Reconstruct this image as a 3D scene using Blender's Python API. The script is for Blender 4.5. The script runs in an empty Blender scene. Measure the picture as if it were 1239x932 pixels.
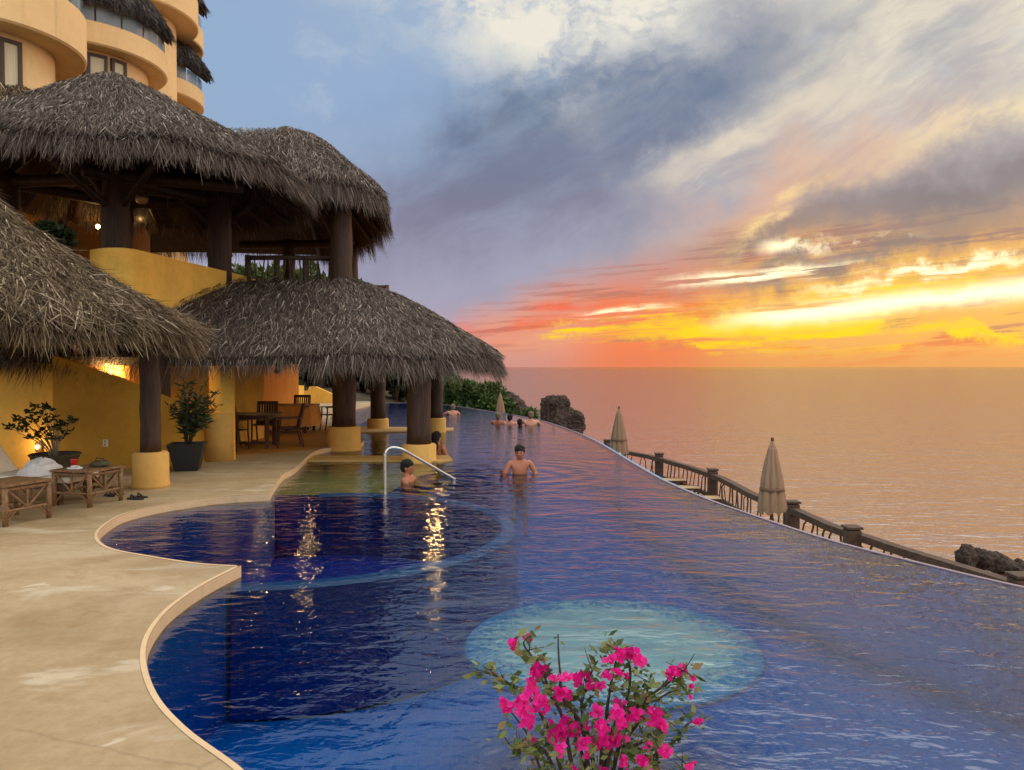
import bpy, bmesh, math, random
import numpy as np
from mathutils import Vector, Matrix, noise
from mathutils.geometry import tessellate_polygon
random.seed(7); np.random.seed(7)
scene = bpy.context.scene
COL = scene.collection
R = math.radians
EYE = 1.9; FPX = 930.0; HOR = 444.0; CX = 619.5

# ---------------------------------------------------------------- small helpers
def ground(u, v, z=0.0):
    """point on the level z that the photograph shows at u, v"""
    y = FPX * (EYE - z) / (v - HOR)
    return Vector(((u - CX) / FPX * y, y, z))
def at(u, v, y):
    return Vector(((u - CX) / FPX * y, y, EYE - (v - HOR) / FPX * y))
def lin(r, g, b):
    def f(c):
        c /= 255.0
        return c / 12.92 if c <= 0.04045 else ((c + 0.055) / 1.055) ** 2.4
    return (f(r), f(g), f(b))

def link(o, parent=None):
    COL.objects.link(o)
    if parent is not None:
        o.parent = parent
    return o
def tag(o, label=None, cat=None, group=None, kind=None):
    if label: o['label'] = label
    if cat: o['category'] = cat
    if group: o['group'] = group
    if kind: o['kind'] = kind
    return o
def empty(name, loc=(0, 0, 0), rz=0.0):
    o = bpy.data.objects.new(name, None)
    o.empty_display_size = 0.2
    o.location = loc; o.rotation_euler = (0, 0, rz)
    return link(o)
def obj(name, bm, mat, parent=None, smooth=False, loc=None):
    me = bpy.data.meshes.new(name)
    bm.normal_update()
    bm.to_mesh(me); bm.free()
    for m in (mat if isinstance(mat, (list, tuple)) else [mat]):
        me.materials.append(m)
    if smooth:
        me.polygons.foreach_set('use_smooth', [True] * len(me.polygons))
    o = bpy.data.objects.new(name, me)
    if loc is not None: o.location = loc
    return link(o, parent)
def copy_tree(o, parent=None):
    c = o.copy(); COL.objects.link(c)
    if parent is not None: c.parent = parent
    for ch in list(o.children):
        copy_tree(ch, c)
    return c
def BM(): return bmesh.new()

def add_box(bm, c, s, rot=None, bevel=0.0):
    m = Matrix.Translation(Vector(c))
    if rot is not None: m = m @ rot.to_4x4()
    m = m @ Matrix.Diagonal((s[0], s[1], s[2], 1))
    r = bmesh.ops.create_cube(bm, size=1.0, matrix=m)
    if bevel:
        es = list({e for v in r['verts'] for e in v.link_edges})
        bmesh.ops.bevel(bm, geom=es, offset=bevel, segments=2, affect='EDGES', profile=0.6)
def frame_for(d):
    d = d.normalized()
    up = Vector((0, 0, 1)) if abs(d.z) < 0.95 else Vector((0, 1, 0))
    a = d.cross(up).normalized()
    return a, a.cross(d).normalized()
def add_tube(bm, pts, rad, seg=8, caps=True, jit=0.0):
    pts = [Vector(p) for p in pts]
    rings = []
    for i, p in enumerate(pts):
        d = pts[min(i + 1, len(pts) - 1)] - pts[max(i - 1, 0)]
        a, b = frame_for(d)
        r = rad[i] if isinstance(rad, (list, tuple)) else rad
        if jit: r *= 1 + random.uniform(-jit, jit)
        rings.append([bm.verts.new(p + (a * math.cos(t) + b * math.sin(t)) * r)
                      for t in (2 * math.pi * k / seg for k in range(seg))])
    for q in range(len(rings) - 1):
        for k in range(seg):
            bm.faces.new((rings[q][k], rings[q + 1][k], rings[q + 1][(k + 1) % seg], rings[q][(k + 1) % seg]))
    if caps:
        bm.faces.new(rings[0]); bm.faces.new(list(reversed(rings[-1])))
def add_lathe(bm, prof, seg=24, c=(0, 0, 0), a0=0.0, a1=2 * math.pi, jit=0.0, lobes=0, lobe=0.0):
    full = abs(a1 - a0 - 2 * math.pi) < 1e-6
    n = seg if full else seg + 1
    rings = []
    for r, z in prof:
        ring = []
        for k in range(n):
            t = a0 + (a1 - a0) * k / seg
            rr = r * (1 + random.uniform(-jit, jit)) * (1 + lobe * math.cos(lobes * t))
            ring.append(bm.verts.new((c[0] + rr * math.cos(t), c[1] + rr * math.sin(t), c[2] + z)))
        rings.append(ring)
    for q in range(len(rings) - 1):
        for k in range(seg):
            k2 = (k + 1) % n
            try: bm.faces.new((rings[q][k], rings[q][k2], rings[q + 1][k2], rings[q + 1][k]))
            except ValueError: pass
    if full:
        for ring, rev in ((rings[0], True), (rings[-1], False)):
            try: bm.faces.new(list(reversed(ring)) if rev else ring)
            except ValueError: pass
def add_prism(bm, pts, z0, z1, side_mat=None, bottom=False):
    """flat polygon extruded from z0 up to z1 (z1 may be a list, one height per point)"""
    n = len(pts)
    tops = z1 if isinstance(z1, (list, tuple)) else [z1] * n
    area = sum(pts[i][0] * pts[(i + 1) % n][1] - pts[(i + 1) % n][0] * pts[i][1] for i in range(n))
    if area < 0:
        pts = list(reversed(pts)); tops = list(reversed(tops))
    T = [bm.verts.new((p[0], p[1], t)) for p, t in zip(pts, tops)]
    B = [bm.verts.new((p[0], p[1], z0)) for p in pts]
    tri = tessellate_polygon([[Vector((p[0], p[1], 0)) for p in pts]])
    for a, b, c in tri:
        for vs, want in ((T, 1),) + (((B, -1),) if bottom else ()):
            f = bm.faces.new((vs[a], vs[b], vs[c]))
            f.normal_update()
            if f.normal.z * want < 0: f.normal_flip()
    for i in range(n):
        j = (i + 1) % n
        f = bm.faces.new((B[i], B[j], T[j], T[i]))
        if side_mat is not None: f.material_index = side_mat
def spline(P, n=8):
    P = [Vector((p[0], p[1], p[2] if len(p) > 2 else 0.0)) for p in P]
    out = []
    for i in range(len(P) - 1):
        p0, p1, p2, p3 = P[max(i - 1, 0)], P[i], P[i + 1], P[min(i + 2, len(P) - 1)]
        for k in range(n):
            t = k / n
            out.append(0.5 * ((2 * p1) + (p2 - p0) * t + (2 * p0 - 5 * p1 + 4 * p2 - p3) * t * t
                              + (3 * p1 - p0 - 3 * p2 + p3) * t ** 3))
    out.append(P[-1]); return out
def wall_strip(bm, pts, tops, z0, th):
    """a wall of thickness th along pts (to the left of the walking direction)"""
    n = len(pts); P = [Vector((p[0], p[1], 0)) for p in pts]
    if not isinstance(tops, (list, tuple)): tops = [tops] * n
    q = []
    for i in range(n):
        d = (P[min(i + 1, n - 1)] - P[max(i - 1, 0)]).normalized()
        q.append(P[i] + Vector((-d.y, d.x, 0)) * th)
    V = [[bm.verts.new((P[i].x, P[i].y, z0)), bm.verts.new((P[i].x, P[i].y, tops[i])),
          bm.verts.new((q[i].x, q[i].y, tops[i])), bm.verts.new((q[i].x, q[i].y, z0))] for i in range(n)]
    for i in range(n - 1):
        for k in range(4):
            bm.faces.new((V[i][k], V[i + 1][k], V[i + 1][(k + 1) % 4], V[i][(k + 1) % 4]))
    bm.faces.new(V[0]); bm.faces.new(list(reversed(V[-1])))
    bmesh.ops.recalc_face_normals(bm, faces=bm.faces[:])
def quad_cloud(name, quads, mat, parent=None, rnd=None):
    """quads: (n,4,3) array, one loose quad each, with a per-face random value in 'rnd'"""
    n = len(quads)
    me = bpy.data.meshes.new(name)
    me.vertices.add(n * 4); me.loops.add(n * 4); me.polygons.add(n)
    me.vertices.foreach_set('co', np.ascontiguousarray(quads, dtype=np.float32).ravel())
    me.loops.foreach_set('vertex_index', np.arange(n * 4, dtype=np.int32))
    me.polygons.foreach_set('loop_start', np.arange(0, n * 4, 4, dtype=np.int32))
    me.polygons.foreach_set('loop_total', np.full(n, 4, dtype=np.int32))
    at_ = me.attributes.new('rnd', 'FLOAT', 'FACE')
    at_.data.foreach_set('value', (np.random.rand(n) if rnd is None else rnd).astype(np.float32))
    me.materials.append(mat)
    me.update(calc_edges=True); me.validate()
    o = bpy.data.objects.new(name, me)
    return link(o, parent)
def unit(a):
    return a / np.maximum(np.linalg.norm(a, axis=-1, keepdims=True), 1e-9)

# ---------------------------------------------------------------- node expressions
class V:
    def __init__(s, nt, sock): s.nt, s.s = nt, sock
    def _m(s, op, *o, clamp=False):
        n = s.nt.nodes.new('ShaderNodeMath'); n.operation = op; n.use_clamp = clamp
        for i, x in enumerate((s,) + o):
            if isinstance(x, V): s.nt.links.new(x.s, n.inputs[i])
            else: n.inputs[i].default_value = x
        return V(s.nt, n.outputs[0])
    def __add__(s, o): return s._m('ADD', o)
    __radd__ = __add__
    def __sub__(s, o): return s._m('SUBTRACT', o)
    def __rsub__(s, o): return s._m('MULTIPLY', -1.0) + o
    def __mul__(s, o): return s._m('MULTIPLY', o)
    __rmul__ = __mul__
    def __truediv__(s, o): return s._m('DIVIDE', o)
    def pow(s, o): return s._m('POWER', o)
    def min(s, o): return s._m('MINIMUM', o)
    def max(s, o): return s._m('MAXIMUM', o)
    def clamp(s): return s._m('ADD', 0.0, clamp=True)
    def exp(s): return s._m('EXPONENT')
    def step(s, a, b):
        """smooth 0 at a, 1 at b"""
        n = s.nt.nodes.new('ShaderNodeMapRange'); n.interpolation_type = 'SMOOTHSTEP'
        inv = a > b
        if inv: a, b = b, a
        s.nt.links.new(s.s, n.inputs[0])
        n.inputs[1].default_value = a; n.inputs[2].default_value = b
        n.inputs[3].default_value = 1.0 if inv else 0.0; n.inputs[4].default_value = 0.0 if inv else 1.0
        return V(s.nt, n.outputs[0])
def vec(nt, x, y, z):
    n = nt.nodes.new('ShaderNodeCombineXYZ')
    for i, a in enumerate((x, y, z)):
        if isinstance(a, V): nt.links.new(a.s, n.inputs[i])
        else: n.inputs[i].default_value = a
    return n.outputs[0]
def nz(nt, co, scale, detail=4, rough=0.55, dist=0.0, col=False):
    n = nt.nodes.new('ShaderNodeTexNoise')
    if co is not None: nt.links.new(co, n.inputs['Vector'])
    n.inputs['Scale'].default_value = scale; n.inputs['Detail'].default_value = detail
    n.inputs['Roughness'].default_value = rough; n.inputs['Distortion'].default_value = dist
    if col: return n.outputs['Color']
    return V(nt, n.outputs['Fac'])
def cmix(nt, f, a, b, mode='MIX'):
    n = nt.nodes.new('ShaderNodeMix'); n.data_type = 'RGBA'; n.blend_type = mode
    for i, x in ((0, f), (6, a), (7, b)):
        if isinstance(x, V): nt.links.new(x.s, n.inputs[i])
        elif isinstance(x, bpy.types.NodeSocket): nt.links.new(x, n.inputs[i])
        elif isinstance(x, (int, float)): n.inputs[i].default_value = x
        else: n.inputs[i].default_value = (*x[:3], 1)
    return n.outputs[2]
def mapped(nt, scale=(1, 1, 1), rot=(0, 0, 0), kind='Object'):
    tc = nt.nodes.new('ShaderNodeTexCoord'); mp = nt.nodes.new('ShaderNodeMapping')
    mp.inputs['Scale'].default_value = scale; mp.inputs['Rotation'].default_value = rot
    nt.links.new(tc.outputs[kind], mp.inputs['Vector'])
    return mp.outputs[0]
def ramp(nt, fac, stops):
    n = nt.nodes.new('ShaderNodeValToRGB')
    el = n.color_ramp.elements
    while len(el) < len(stops): el.new(0.5)
    for e, (p, c) in zip(el, stops):
        e.position = p; e.color = (*c, 1)
    nt.links.new(fac.s if isinstance(fac, V) else fac, n.inputs[0])
    return n.outputs[0]
def new_mat(name):
    m = bpy.data.materials.new(name); m.use_nodes = True
    nt = m.node_tree
    return m, nt, nt.nodes['Principled BSDF'], nt.nodes['Material Output']
def pm(name, col, rough=0.6, var=0.15, scale=6.0, bump=0.0, bscale=40.0, metal=0.0, stretch=(1, 1, 1), spec=0.5, col2=None):
    """a plain surface with some uneven colour and relief"""
    m, nt, b, out = new_mat(name)
    co = mapped(nt, stretch)
    f = nz(nt, co, scale, 5, 0.6)
    dark = tuple(c * (1 - var) for c in col); light = col2 or tuple(min(1, c * (1 + var)) for c in col)
    nt.links.new(ramp(nt, f, [(0.3, dark), (0.7, light)]), b.inputs['Base Color'])
    b.inputs['Roughness'].default_value = rough; b.inputs['Metallic'].default_value = metal
    b.inputs['Specular IOR Level'].default_value = spec
    if bump:
        bn = nt.nodes.new('ShaderNodeBump'); bn.inputs['Strength'].default_value = bump
        bn.inputs['Distance'].default_value = 0.02
        nt.links.new(nz(nt, co, bscale, 5, 0.65).s, bn.inputs['Height'])
        nt.links.new(bn.outputs[0], b.inputs['Normal'])
    return m
def rnd_mat(name, stops, rough=0.7, spec=0.25, transl=0.0):
    """colour from each blade's own random value"""
    m, nt, b, out = new_mat(name)
    a = nt.nodes.new('ShaderNodeAttribute'); a.attribute_name = 'rnd'
    c = ramp(nt, a.outputs['Fac'], stops)
    nt.links.new(c, b.inputs['Base Color'])
    b.inputs['Roughness'].default_value = rough; b.inputs['Specular IOR Level'].default_value = spec
    if transl:
        t = nt.nodes.new('ShaderNodeBsdfTranslucent'); nt.links.new(c, t.inputs['Color'])
        mx = nt.nodes.new('ShaderNodeMixShader'); mx.inputs[0].default_value = transl
        nt.links.new(b.outputs[0], mx.inputs[1]); nt.links.new(t.outputs[0], mx.inputs[2])
        nt.links.new(mx.outputs[0], out.inputs['Surface'])
    return m
def emit_mat(name, col, s):
    m, nt, b, out = new_mat(name)
    b.inputs['Base Color'].default_value = (*col, 1)
    b.inputs['Emission Color'].default_value = (*col, 1); b.inputs['Emission Strength'].default_value = s
    return m

# ---------------------------------------------------------------- camera and render settings
cam = bpy.data.cameras.new('camera'); co_ = bpy.data.objects.new('camera', cam); COL.objects.link(co_)
co_.location = (0, 0, EYE); co_.rotation_euler = (R(90) - math.atan(22 / FPX), 0, 0)
cam.sensor_width = 36; cam.lens = 36 * FPX / 1239.0
cam.clip_start = 0.05; cam.clip_end = 60000
scene.camera = co_
scene.view_settings.view_transform = 'Standard'
scene.view_settings.look = 'None'
scene.view_settings.exposure = 0.0; scene.view_settings.gamma = 1.0
scene.view_settings.use_curve_mapping = False
scene.render.engine = 'CYCLES'
scene.cycles.use_denoising = True
scene.cycles.use_adaptive_sampling = True; scene.cycles.adaptive_threshold = 0.02
scene.cycles.max_bounces = 6; scene.cycles.transparent_max_bounces = 12
scene.cycles.diffuse_bounces = 3; scene.cycles.glossy_bounces = 3
scene.cycles.caustics_reflective = False; scene.cycles.caustics_refractive = False
scene.cycles.sample_clamp_indirect = 6.0
# ---------------------------------------------------------------- sky: clouds lit by a low sun, by compass direction
SUN_AZ, SUN_EL = 62.0, 10.0
w = bpy.data.worlds.new('World'); scene.world = w; w.use_nodes = True
w.cycles.sampling_method = 'MANUAL'; w.cycles.sample_map_resolution = 512
nt = w.node_tree
bg = nt.nodes['Background']; wout = nt.nodes['World Output']
tc = nt.nodes.new('ShaderNodeTexCoord')
D = tc.outputs['Generated']
sp = nt.nodes.new('ShaderNodeSeparateXYZ'); nt.links.new(D, sp.inputs[0])
x, y, z = (V(nt, sp.outputs[i]) for i in range(3))
A = x._m('ARCTAN2', y) * (180 / math.pi)              # azimuth, degrees from north
E = z._m('ARCSINE') * (180 / math.pi)                 # elevation
E0 = E.max(0.0)
cosA = A * (math.pi / 180)
# turbulence
wc = nt.nodes.new('ShaderNodeSeparateXYZ')
nt.links.new(nz(nt, D, 3.4, 4, 0.6, col=True), wc.inputs[0])
wa = (V(nt, wc.outputs[0]) - 0.5); we = (V(nt, wc.outputs[1]) - 0.5)
wf = nt.nodes.new('ShaderNodeSeparateXYZ')
nt.links.new(nz(nt, D, 13.0, 5, 0.66, col=True), wf.inputs[0])
fa = (V(nt, wf.outputs[0]) - 0.5); fe = (V(nt, wf.outputs[1]) - 0.5)
aw = A + wa * 18 + fa * 8
ew = E + we * 9 + fe * 5
def blob(a0, e0, sa, se, ang=0.0, k=1.0):
    c, s_ = math.cos(R(ang)), math.sin(R(ang))
    dx = (aw - a0) * (c / sa) + (ew - e0) * (s_ / sa)
    dy = (ew - e0) * (c / se) - (aw - a0) * (s_ / se)
    return ((dx * dx + dy * dy) * -1.0).exp() * k
# slanting cloud fibres: coordinates turned along the band that climbs to the right
ca, sa_ = math.cos(R(24)), math.sin(R(24))
al = A * ca + E * sa_; ac = E * ca - A * sa_
fib = nz(nt, vec(nt, al * 0.035 + we * 0.5, ac * 0.16 + wa * 0.9, 0.3), 2.4, 6, 0.62, 0.0)
puff = nz(nt, vec(nt, A * 0.08 + fa * 0.4, E * 0.13 + fe * 0.4, 1.7), 2.2, 6, 0.62, 0.0)
# flat streaks near the horizon
st_c = vec(nt, A * 0.055 + we * 0.6, (E - A * 0.055) * 0.75 + wa * 0.35, 4.2)
streak = nz(nt, st_c, 1.5, 5, 0.6, 0.0)
streak2 = nz(nt, vec(nt, A * 0.11, (E - A * 0.06) * 1.7 + wa * 0.5, 9.1), 1.35, 5, 0.62, 0.0)

base = cmix(nt, E.step(19, 3), lin(147, 172, 203), lin(168, 162, 184))
base = cmix(nt, A.step(-4, 22), base, lin(172, 168, 172))
base = cmix(nt, (puff.step(0.5, 0.75)) * A.step(-34, -12) * 0.45 * E.step(6, 12), base, lin(190, 200, 214))
# blue-grey band of cloud
band = (blob(8, 17.5, 15, 3.6, 17) + blob(4, 13.5, 9, 5.0) + blob(-9, 10, 8, 4.5, 0, 0.6)).min(1.0)
base = cmix(nt, band * (fib.step(0.22, 0.62) * 0.4 + 0.6), base, cmix(nt, E.step(8, 20), lin(128, 122, 146), lin(100, 117, 146)))
# pale lit cloud, upper middle and upper right
c1 = (blob(4.5, 24, 6.5, 5.0) + blob(-3, 29, 9, 5) + blob(14, 28, 10, 3.8)).min(1.0)
base = cmix(nt, (c1 * (puff.step(0.36, 0.56) * 0.85 + 0.2)).clamp(), base, lin(236, 230, 214))
c2 = (blob(27, 19.5, 8.5, 4.6, 12) + blob(33, 24, 10, 5)).min(1.0)
base = cmix(nt, (c2 * (fib.step(0.32, 0.64) * 0.75 + 0.15) * (puff.step(0.2, 0.55) * 0.5 + 0.5)).clamp(), base, lin(234, 224, 200))
c3 = blob(18, 15.2, 7.5, 1.5, 17)
base = cmix(nt, (c3 * fib.step(0.36, 0.62) * 0.95).clamp(), base, lin(226, 212, 190))
base = cmix(nt, (blob(31, 15, 8, 1.0, 14) * fib.step(0.38, 0.55)).clamp(), base, lin(238, 220, 180))
# warm light under the cloud
gl = (blob(20, 11.2, 9, 2.6, 20)).clamp()
base = cmix(nt, gl * 0.75, base, lin(232, 178, 146))
edge = (ew * 0.55 + E * 0.45) - ((A.min(17.0) + 3) * 0.28 + 4.0)
warm = edge.step(1.9, -1.6) * A.step(-7, -1)
wcol = cmix(nt, E.step(8.5, 2.5), lin(208, 140, 122), cmix(nt, A.step(2.5, 8.5), lin(234, 152, 122), lin(249, 126, 64)))
wcol = cmix(nt, A.step(11, 20), wcol, lin(250, 178, 78))
base = cmix(nt, warm * 0.92, base, wcol)
# dim cloud bars inside the glow
bars = streak2.step(0.50, 0.60) * warm * E.step(0.6, 2.2)
base = cmix(nt, bars * 0.85, base, lin(178, 116, 104))
red = blob(3.5, 3.6, 6, 1.0, 8) * streak.step(0.36, 0.6)
base = cmix(nt, red.clamp() * 0.9, base, lin(244, 96, 62))
red2 = (blob(14, 5.2, 9, 1.6, 14) + blob(24, 1.7, 14, 0.8)).clamp() * streak2.step(0.45, 0.62)
base = cmix(nt, red2 * 0.8, base, lin(252, 112, 48))
gcloud = (blob(32, 10.6, 8.5, 2.5, 3) + blob(19.5, 9.2, 5.5, 1.0, 5, 0.75) + blob(23, 7.2, 10, 0.8, 6, 0.8)).clamp()
base = cmix(nt, gcloud * 0.93, base, lin(128, 114, 116))
# yellow fire and white-hot streaks
yel = (blob(16, 3.1, 9, 1.0, 6) + blob(25, 4.6, 12, 1.6, 6) + blob(4.2, 2.2, 2.6, 0.5, 2) + blob(32, 2.4, 5, 0.4)
       + blob(16.5, 1.7, 5, 0.35)).clamp() * (streak.step(0.45, 0.54) * 0.7 + streak2.step(0.46, 0.54) * 0.7).clamp()
base = cmix(nt, yel.clamp(), base, (1.05, 0.68, 0.005))
yel2 = (blob(20.5, 10.6, 4.5, 0.75, 20) * fib.step(0.36, 0.55)).clamp()
base = cmix(nt, yel2, base, (1.05, 0.72, 0.30))
hl = E - (A - 17) * 0.085 - 3.45 + fe * 1.3 + we * 0.8
hot = ((hl * hl) * -3.0).exp() * A.step(13, 20) * A.step(48, 33) * streak.step(0.30, 0.46)
hl2 = E - (A - 20) * 0.05 - 6.6 + fe * 1.6 + we * 0.8
hot2 = ((hl2 * hl2) * -6.0).exp() * A.step(9, 16) * A.step(27, 21) * streak2.step(0.38, 0.52)
hl3 = E - 8.4 + fe * 2 + we * 1.4
hot3 = ((hl3 * hl3) * -5.0).exp() * A.step(17, 19.5) * A.step(29, 24) * puff.step(0.42, 0.55)
hl4 = E - 3.9 - (A - 6) * 0.1 + fe * 1.6 + we * 0.8
hot4 = ((hl4 * hl4) * -14.0).exp() * A.step(4, 6.5) * A.step(13, 9) * streak2.step(0.42, 0.54) * 0.8
hot5 = (blob(31, 6.3, 6, 0.35, 5) * streak.step(0.4, 0.5))
hotm = (hot + hot2 + hot3 + hot4 + hot5).clamp()
base = cmix(nt, hotm, base, (1.5, 1.28, 0.80))
# the dull last degree over the sea
base = cmix(nt, E.step(1.9, 0.2) * 0.75, base, cmix(nt, A.step(9, 20), cmix(nt, A.step(0, 8), lin(204, 148, 138), lin(232, 128, 88)), lin(232, 160, 92)))
# unseen sky overhead and behind, made extra bright to light deck and walls
side = y.step(0.45, -0.55)
up = E.step(29, 55)
open_ = (side + up - side * up).clamp()
patch = nz(nt, D, 2.6, 3, 0.6)
opencol = cmix(nt, patch.step(0.40, 0.64), (0.82, 0.92, 1.10), (1.85, 1.68, 1.45))
base = cmix(nt, open_, base, opencol)
base = cmix(nt, E.step(26.5, 35) * A.step(-6, 14) * y.step(-0.1, 0.2), base, (2.3, 2.15, 1.9))
base = cmix(nt, E.step(0.0, -2.0), base, (0.10, 0.10, 0.11))
nt.links.new(base, bg.inputs['Color']); bg.inputs['Strength'].default_value = 1.0
sky = nt.nodes.new('ShaderNodeTexSky'); sky.sky_type = 'NISHITA'; sky.sun_disc = False
sky.sun_elevation = R(SUN_EL); sky.sun_rotation = R(SUN_AZ); sky.dust_density = 2.0
bg2 = nt.nodes.new('ShaderNodeBackground'); bg2.inputs['Strength'].default_value = 0.008
nt.links.new(sky.outputs[0], bg2.inputs['Color'])
ad = nt.nodes.new('ShaderNodeAddShader')
nt.links.new(bg.outputs[0], ad.inputs[0]); nt.links.new(bg2.outputs[0], ad.inputs[1])
nt.links.new(ad.outputs[0], wout.inputs['Surface'])

sl = bpy.data.lights.new('sun', 'SUN'); sl.energy = 0.5; sl.angle = R(30); sl.color = (1.0, 0.58, 0.32)
so = bpy.data.objects.new('sun', sl); COL.objects.link(so)
sd = Vector((math.sin(R(SUN_AZ)) * math.cos(R(SUN_EL)), math.cos(R(SUN_AZ)) * math.cos(R(SUN_EL)), math.sin(R(SUN_EL))))
so.rotation_euler = sd.to_track_quat('Z', 'Y').to_euler(); so.location = (20, 30, 12)

def lamp_light(loc, power, col=(1.0, 0.62, 0.25), rad=0.06):
    l = bpy.data.lights.new('lamp_glow', 'POINT'); l.energy = power; l.color = col; l.shadow_soft_size = rad
    o = bpy.data.objects.new('lamp_glow', l); o.location = loc; COL.objects.link(o)
    return o
# ---------------------------------------------------------------- materials
YEL = lin(226, 168, 78)
def stucco(name, col, var=0.12):
    m, nt, b, out = new_mat(name)
    co = mapped(nt)
    f1 = nz(nt, co, 0.9, 6, 0.6); f2 = nz(nt, co, 9, 5, 0.65)
    c = ramp(nt, f1 * 0.65 + f2 * 0.35, [(0.32, tuple(k * (1 - var * 1.3) for k in col)), (0.52, col),
                                          (0.72, tuple(min(1, k * (1 + var)) for k in col))])
    st = nz(nt, mapped(nt, (5, 5, 0.35)), 1.0, 5, 0.65)
    blot = nz(nt, co, 0.55, 6, 0.7, 0.8)
    c = cmix(nt, st.step(0.54, 0.72) * blot.step(0.40, 0.62) * 0.34, c, tuple(k * 0.55 for k in col))
    c = cmix(nt, nz(nt, co, 1.6, 6, 0.7, 0.5).step(0.60, 0.68) * 0.22, c, tuple(min(1, k * 1.25 + 0.03) for k in col))
    nt.links.new(c, b.inputs['Base Color'])
    b.inputs['Roughness'].default_value = 0.85; b.inputs['Specular IOR Level'].default_value = 0.2
    bn = nt.nodes.new('ShaderNodeBump'); bn.inputs['Strength'].default_value = 0.25; bn.inputs['Distance'].default_value = 0.02
    nt.links.new((nz(nt, co, 35, 6, 0.7) + nz(nt, co, 3, 3, 0.5) * 1.5).s, bn.inputs['Height'])
    nt.links.new(bn.outputs[0], b.inputs['Normal'])
    return m
M = {}
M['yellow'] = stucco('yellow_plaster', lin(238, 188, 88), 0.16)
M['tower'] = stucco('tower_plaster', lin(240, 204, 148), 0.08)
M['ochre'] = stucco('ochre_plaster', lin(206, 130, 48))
M['shade_wall'] = stucco('shaded_yellow_plaster', lin(200, 148, 56), 0.16)  # yellow plaster darkened, shade of the stair wall put into the colour
M['ledge'] = stucco('wet_ledge_plaster', lin(190, 156, 98), 0.15)
M['base'] = stucco('column_base_plaster', lin(214, 168, 92))
M['curb'] = stucco('curb_plaster', lin(216, 186, 146), 0.1)
M['thatch_core'] = pm('thatch_core', (0.050, 0.038, 0.028), 0.9, 0.4, 30, 0.8, 60)
M['straw_grey'] = rnd_mat('straw_grey', [(0.0, (0.035, 0.025, 0.020)), (0.34, (0.105, 0.080, 0.064)), (0.66, (0.215, 0.170, 0.138)),
                                          (0.86, (0.42, 0.355, 0.295)), (1.0, (0.64, 0.56, 0.47))], 0.75, 0.2, 0.12)
M['straw_warm'] = rnd_mat('straw_warm', [(0.0, (0.035, 0.023, 0.013)), (0.34, (0.125, 0.085, 0.050)), (0.68, (0.26, 0.19, 0.115)),
                                          (0.86, (0.55, 0.45, 0.31)), (1.0, (0.7, 0.6, 0.45))], 0.75, 0.2, 0.12)
M['straw_dark'] = rnd_mat('straw_dark', [(0.0, (0.030, 0.026, 0.026)), (0.5, (0.085, 0.075, 0.072)), (1.0, (0.19, 0.17, 0.155))], 0.8, 0.2, 0.05)
def wood_mat(name, col, scale=9.0, stretch=(3, 3, 0.25), rough=0.6):
    m, nt, b, out = new_mat(name)
    co = mapped(nt, stretch)
    f = nz(nt, co, scale, 7, 0.65, 0.6)
    nt.links.new(ramp(nt, f, [(0.28, tuple(c * 0.45 for c in col)), (0.5, col), (0.74, tuple(c * 1.55 for c in col))]), b.inputs['Base Color'])
    b.inputs['Roughness'].default_value = rough; b.inputs['Specular IOR Level'].default_value = 0.3
    bn = nt.nodes.new('ShaderNodeBump'); bn.inputs['Strength'].default_value = 0.5; bn.inputs['Distance'].default_value = 0.02
    nt.links.new(f.s, bn.inputs['Height']); nt.links.new(bn.outputs[0], b.inputs['Normal'])
    return m
M['post'] = wood_mat('brown_post_wood', (0.055, 0.028, 0.017))
M['rafter'] = wood_mat('dark_rafter_wood', (0.045, 0.024, 0.014), 7, (1, 1, 1))
M['furn'] = wood_mat('furniture_wood', (0.075, 0.034, 0.018), 9, (2, 2, 2), 0.45)
M['log'] = wood_mat('rustic_log_wood', (0.22, 0.12, 0.055), 12, (2, 2, 2))
M['rail'] = wood_mat('railing_wood', (0.085, 0.046, 0.030), 10, (1, 1, 1))
M['steel'] = pm('brushed_steel', (0.6, 0.58, 0.54), 0.22, 0.05, 20, metal=1.0)
M['black'] = pm('black_plastic', (0.018, 0.018, 0.020), 0.45, 0.2, 20)
M['cushion'] = pm('cream_cushion', lin(226, 214, 190), 0.85, 0.06, 8, 0.25, 120)
M['towel'] = pm('white_towel', (0.78, 0.74, 0.70), 0.95, 0.06, 12, 0.6, 180)
M['tie'] = pm('dark_canvas_tie', lin(110, 82, 62), 0.9, 0.1, 8)
M['canvas'] = pm('beige_canvas', lin(152, 120, 94), 0.85, 0.12, 5, 0.3, 90, stretch=(4, 4, 0.4))
M['sling'] = pm('tan_sling', lin(186, 156, 112), 0.8, 0.1, 12)
M['red'] = pm('red_plastic', (0.55, 0.03, 0.02), 0.35, 0.05)
M['clay'] = pm('terracotta', (0.32, 0.13, 0.06), 0.8, 0.2, 9, 0.3, 50)
M['pot_green'] = pm('mossy_stone_bowl', (0.075, 0.065, 0.032), 0.85, 0.35, 14, 0.5, 40)
M['cloth'] = pm('tablecloth_ochre', lin(206, 140, 66), 0.9, 0.1, 8)
M['skin'] = pm('skin', lin(176, 110, 78), 0.5, 0.08, 14)
M['skin_pale'] = pm('pale_skin', lin(214, 150, 118), 0.5, 0.08, 14)
M['hair'] = pm('dark_hair', (0.007, 0.006, 0.006), 0.8, 0.3, 60, 0.6, 160)
M['hair_fair'] = pm('fair_hair', (0.20, 0.13, 0.07), 0.6, 0.3, 60, 0.6, 160)
M['swim'] = pm('dark_swimwear', (0.02, 0.03, 0.06), 0.7)
M['frame'] = pm('brown_window_frame', (0.06, 0.03, 0.016), 0.5)
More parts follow.
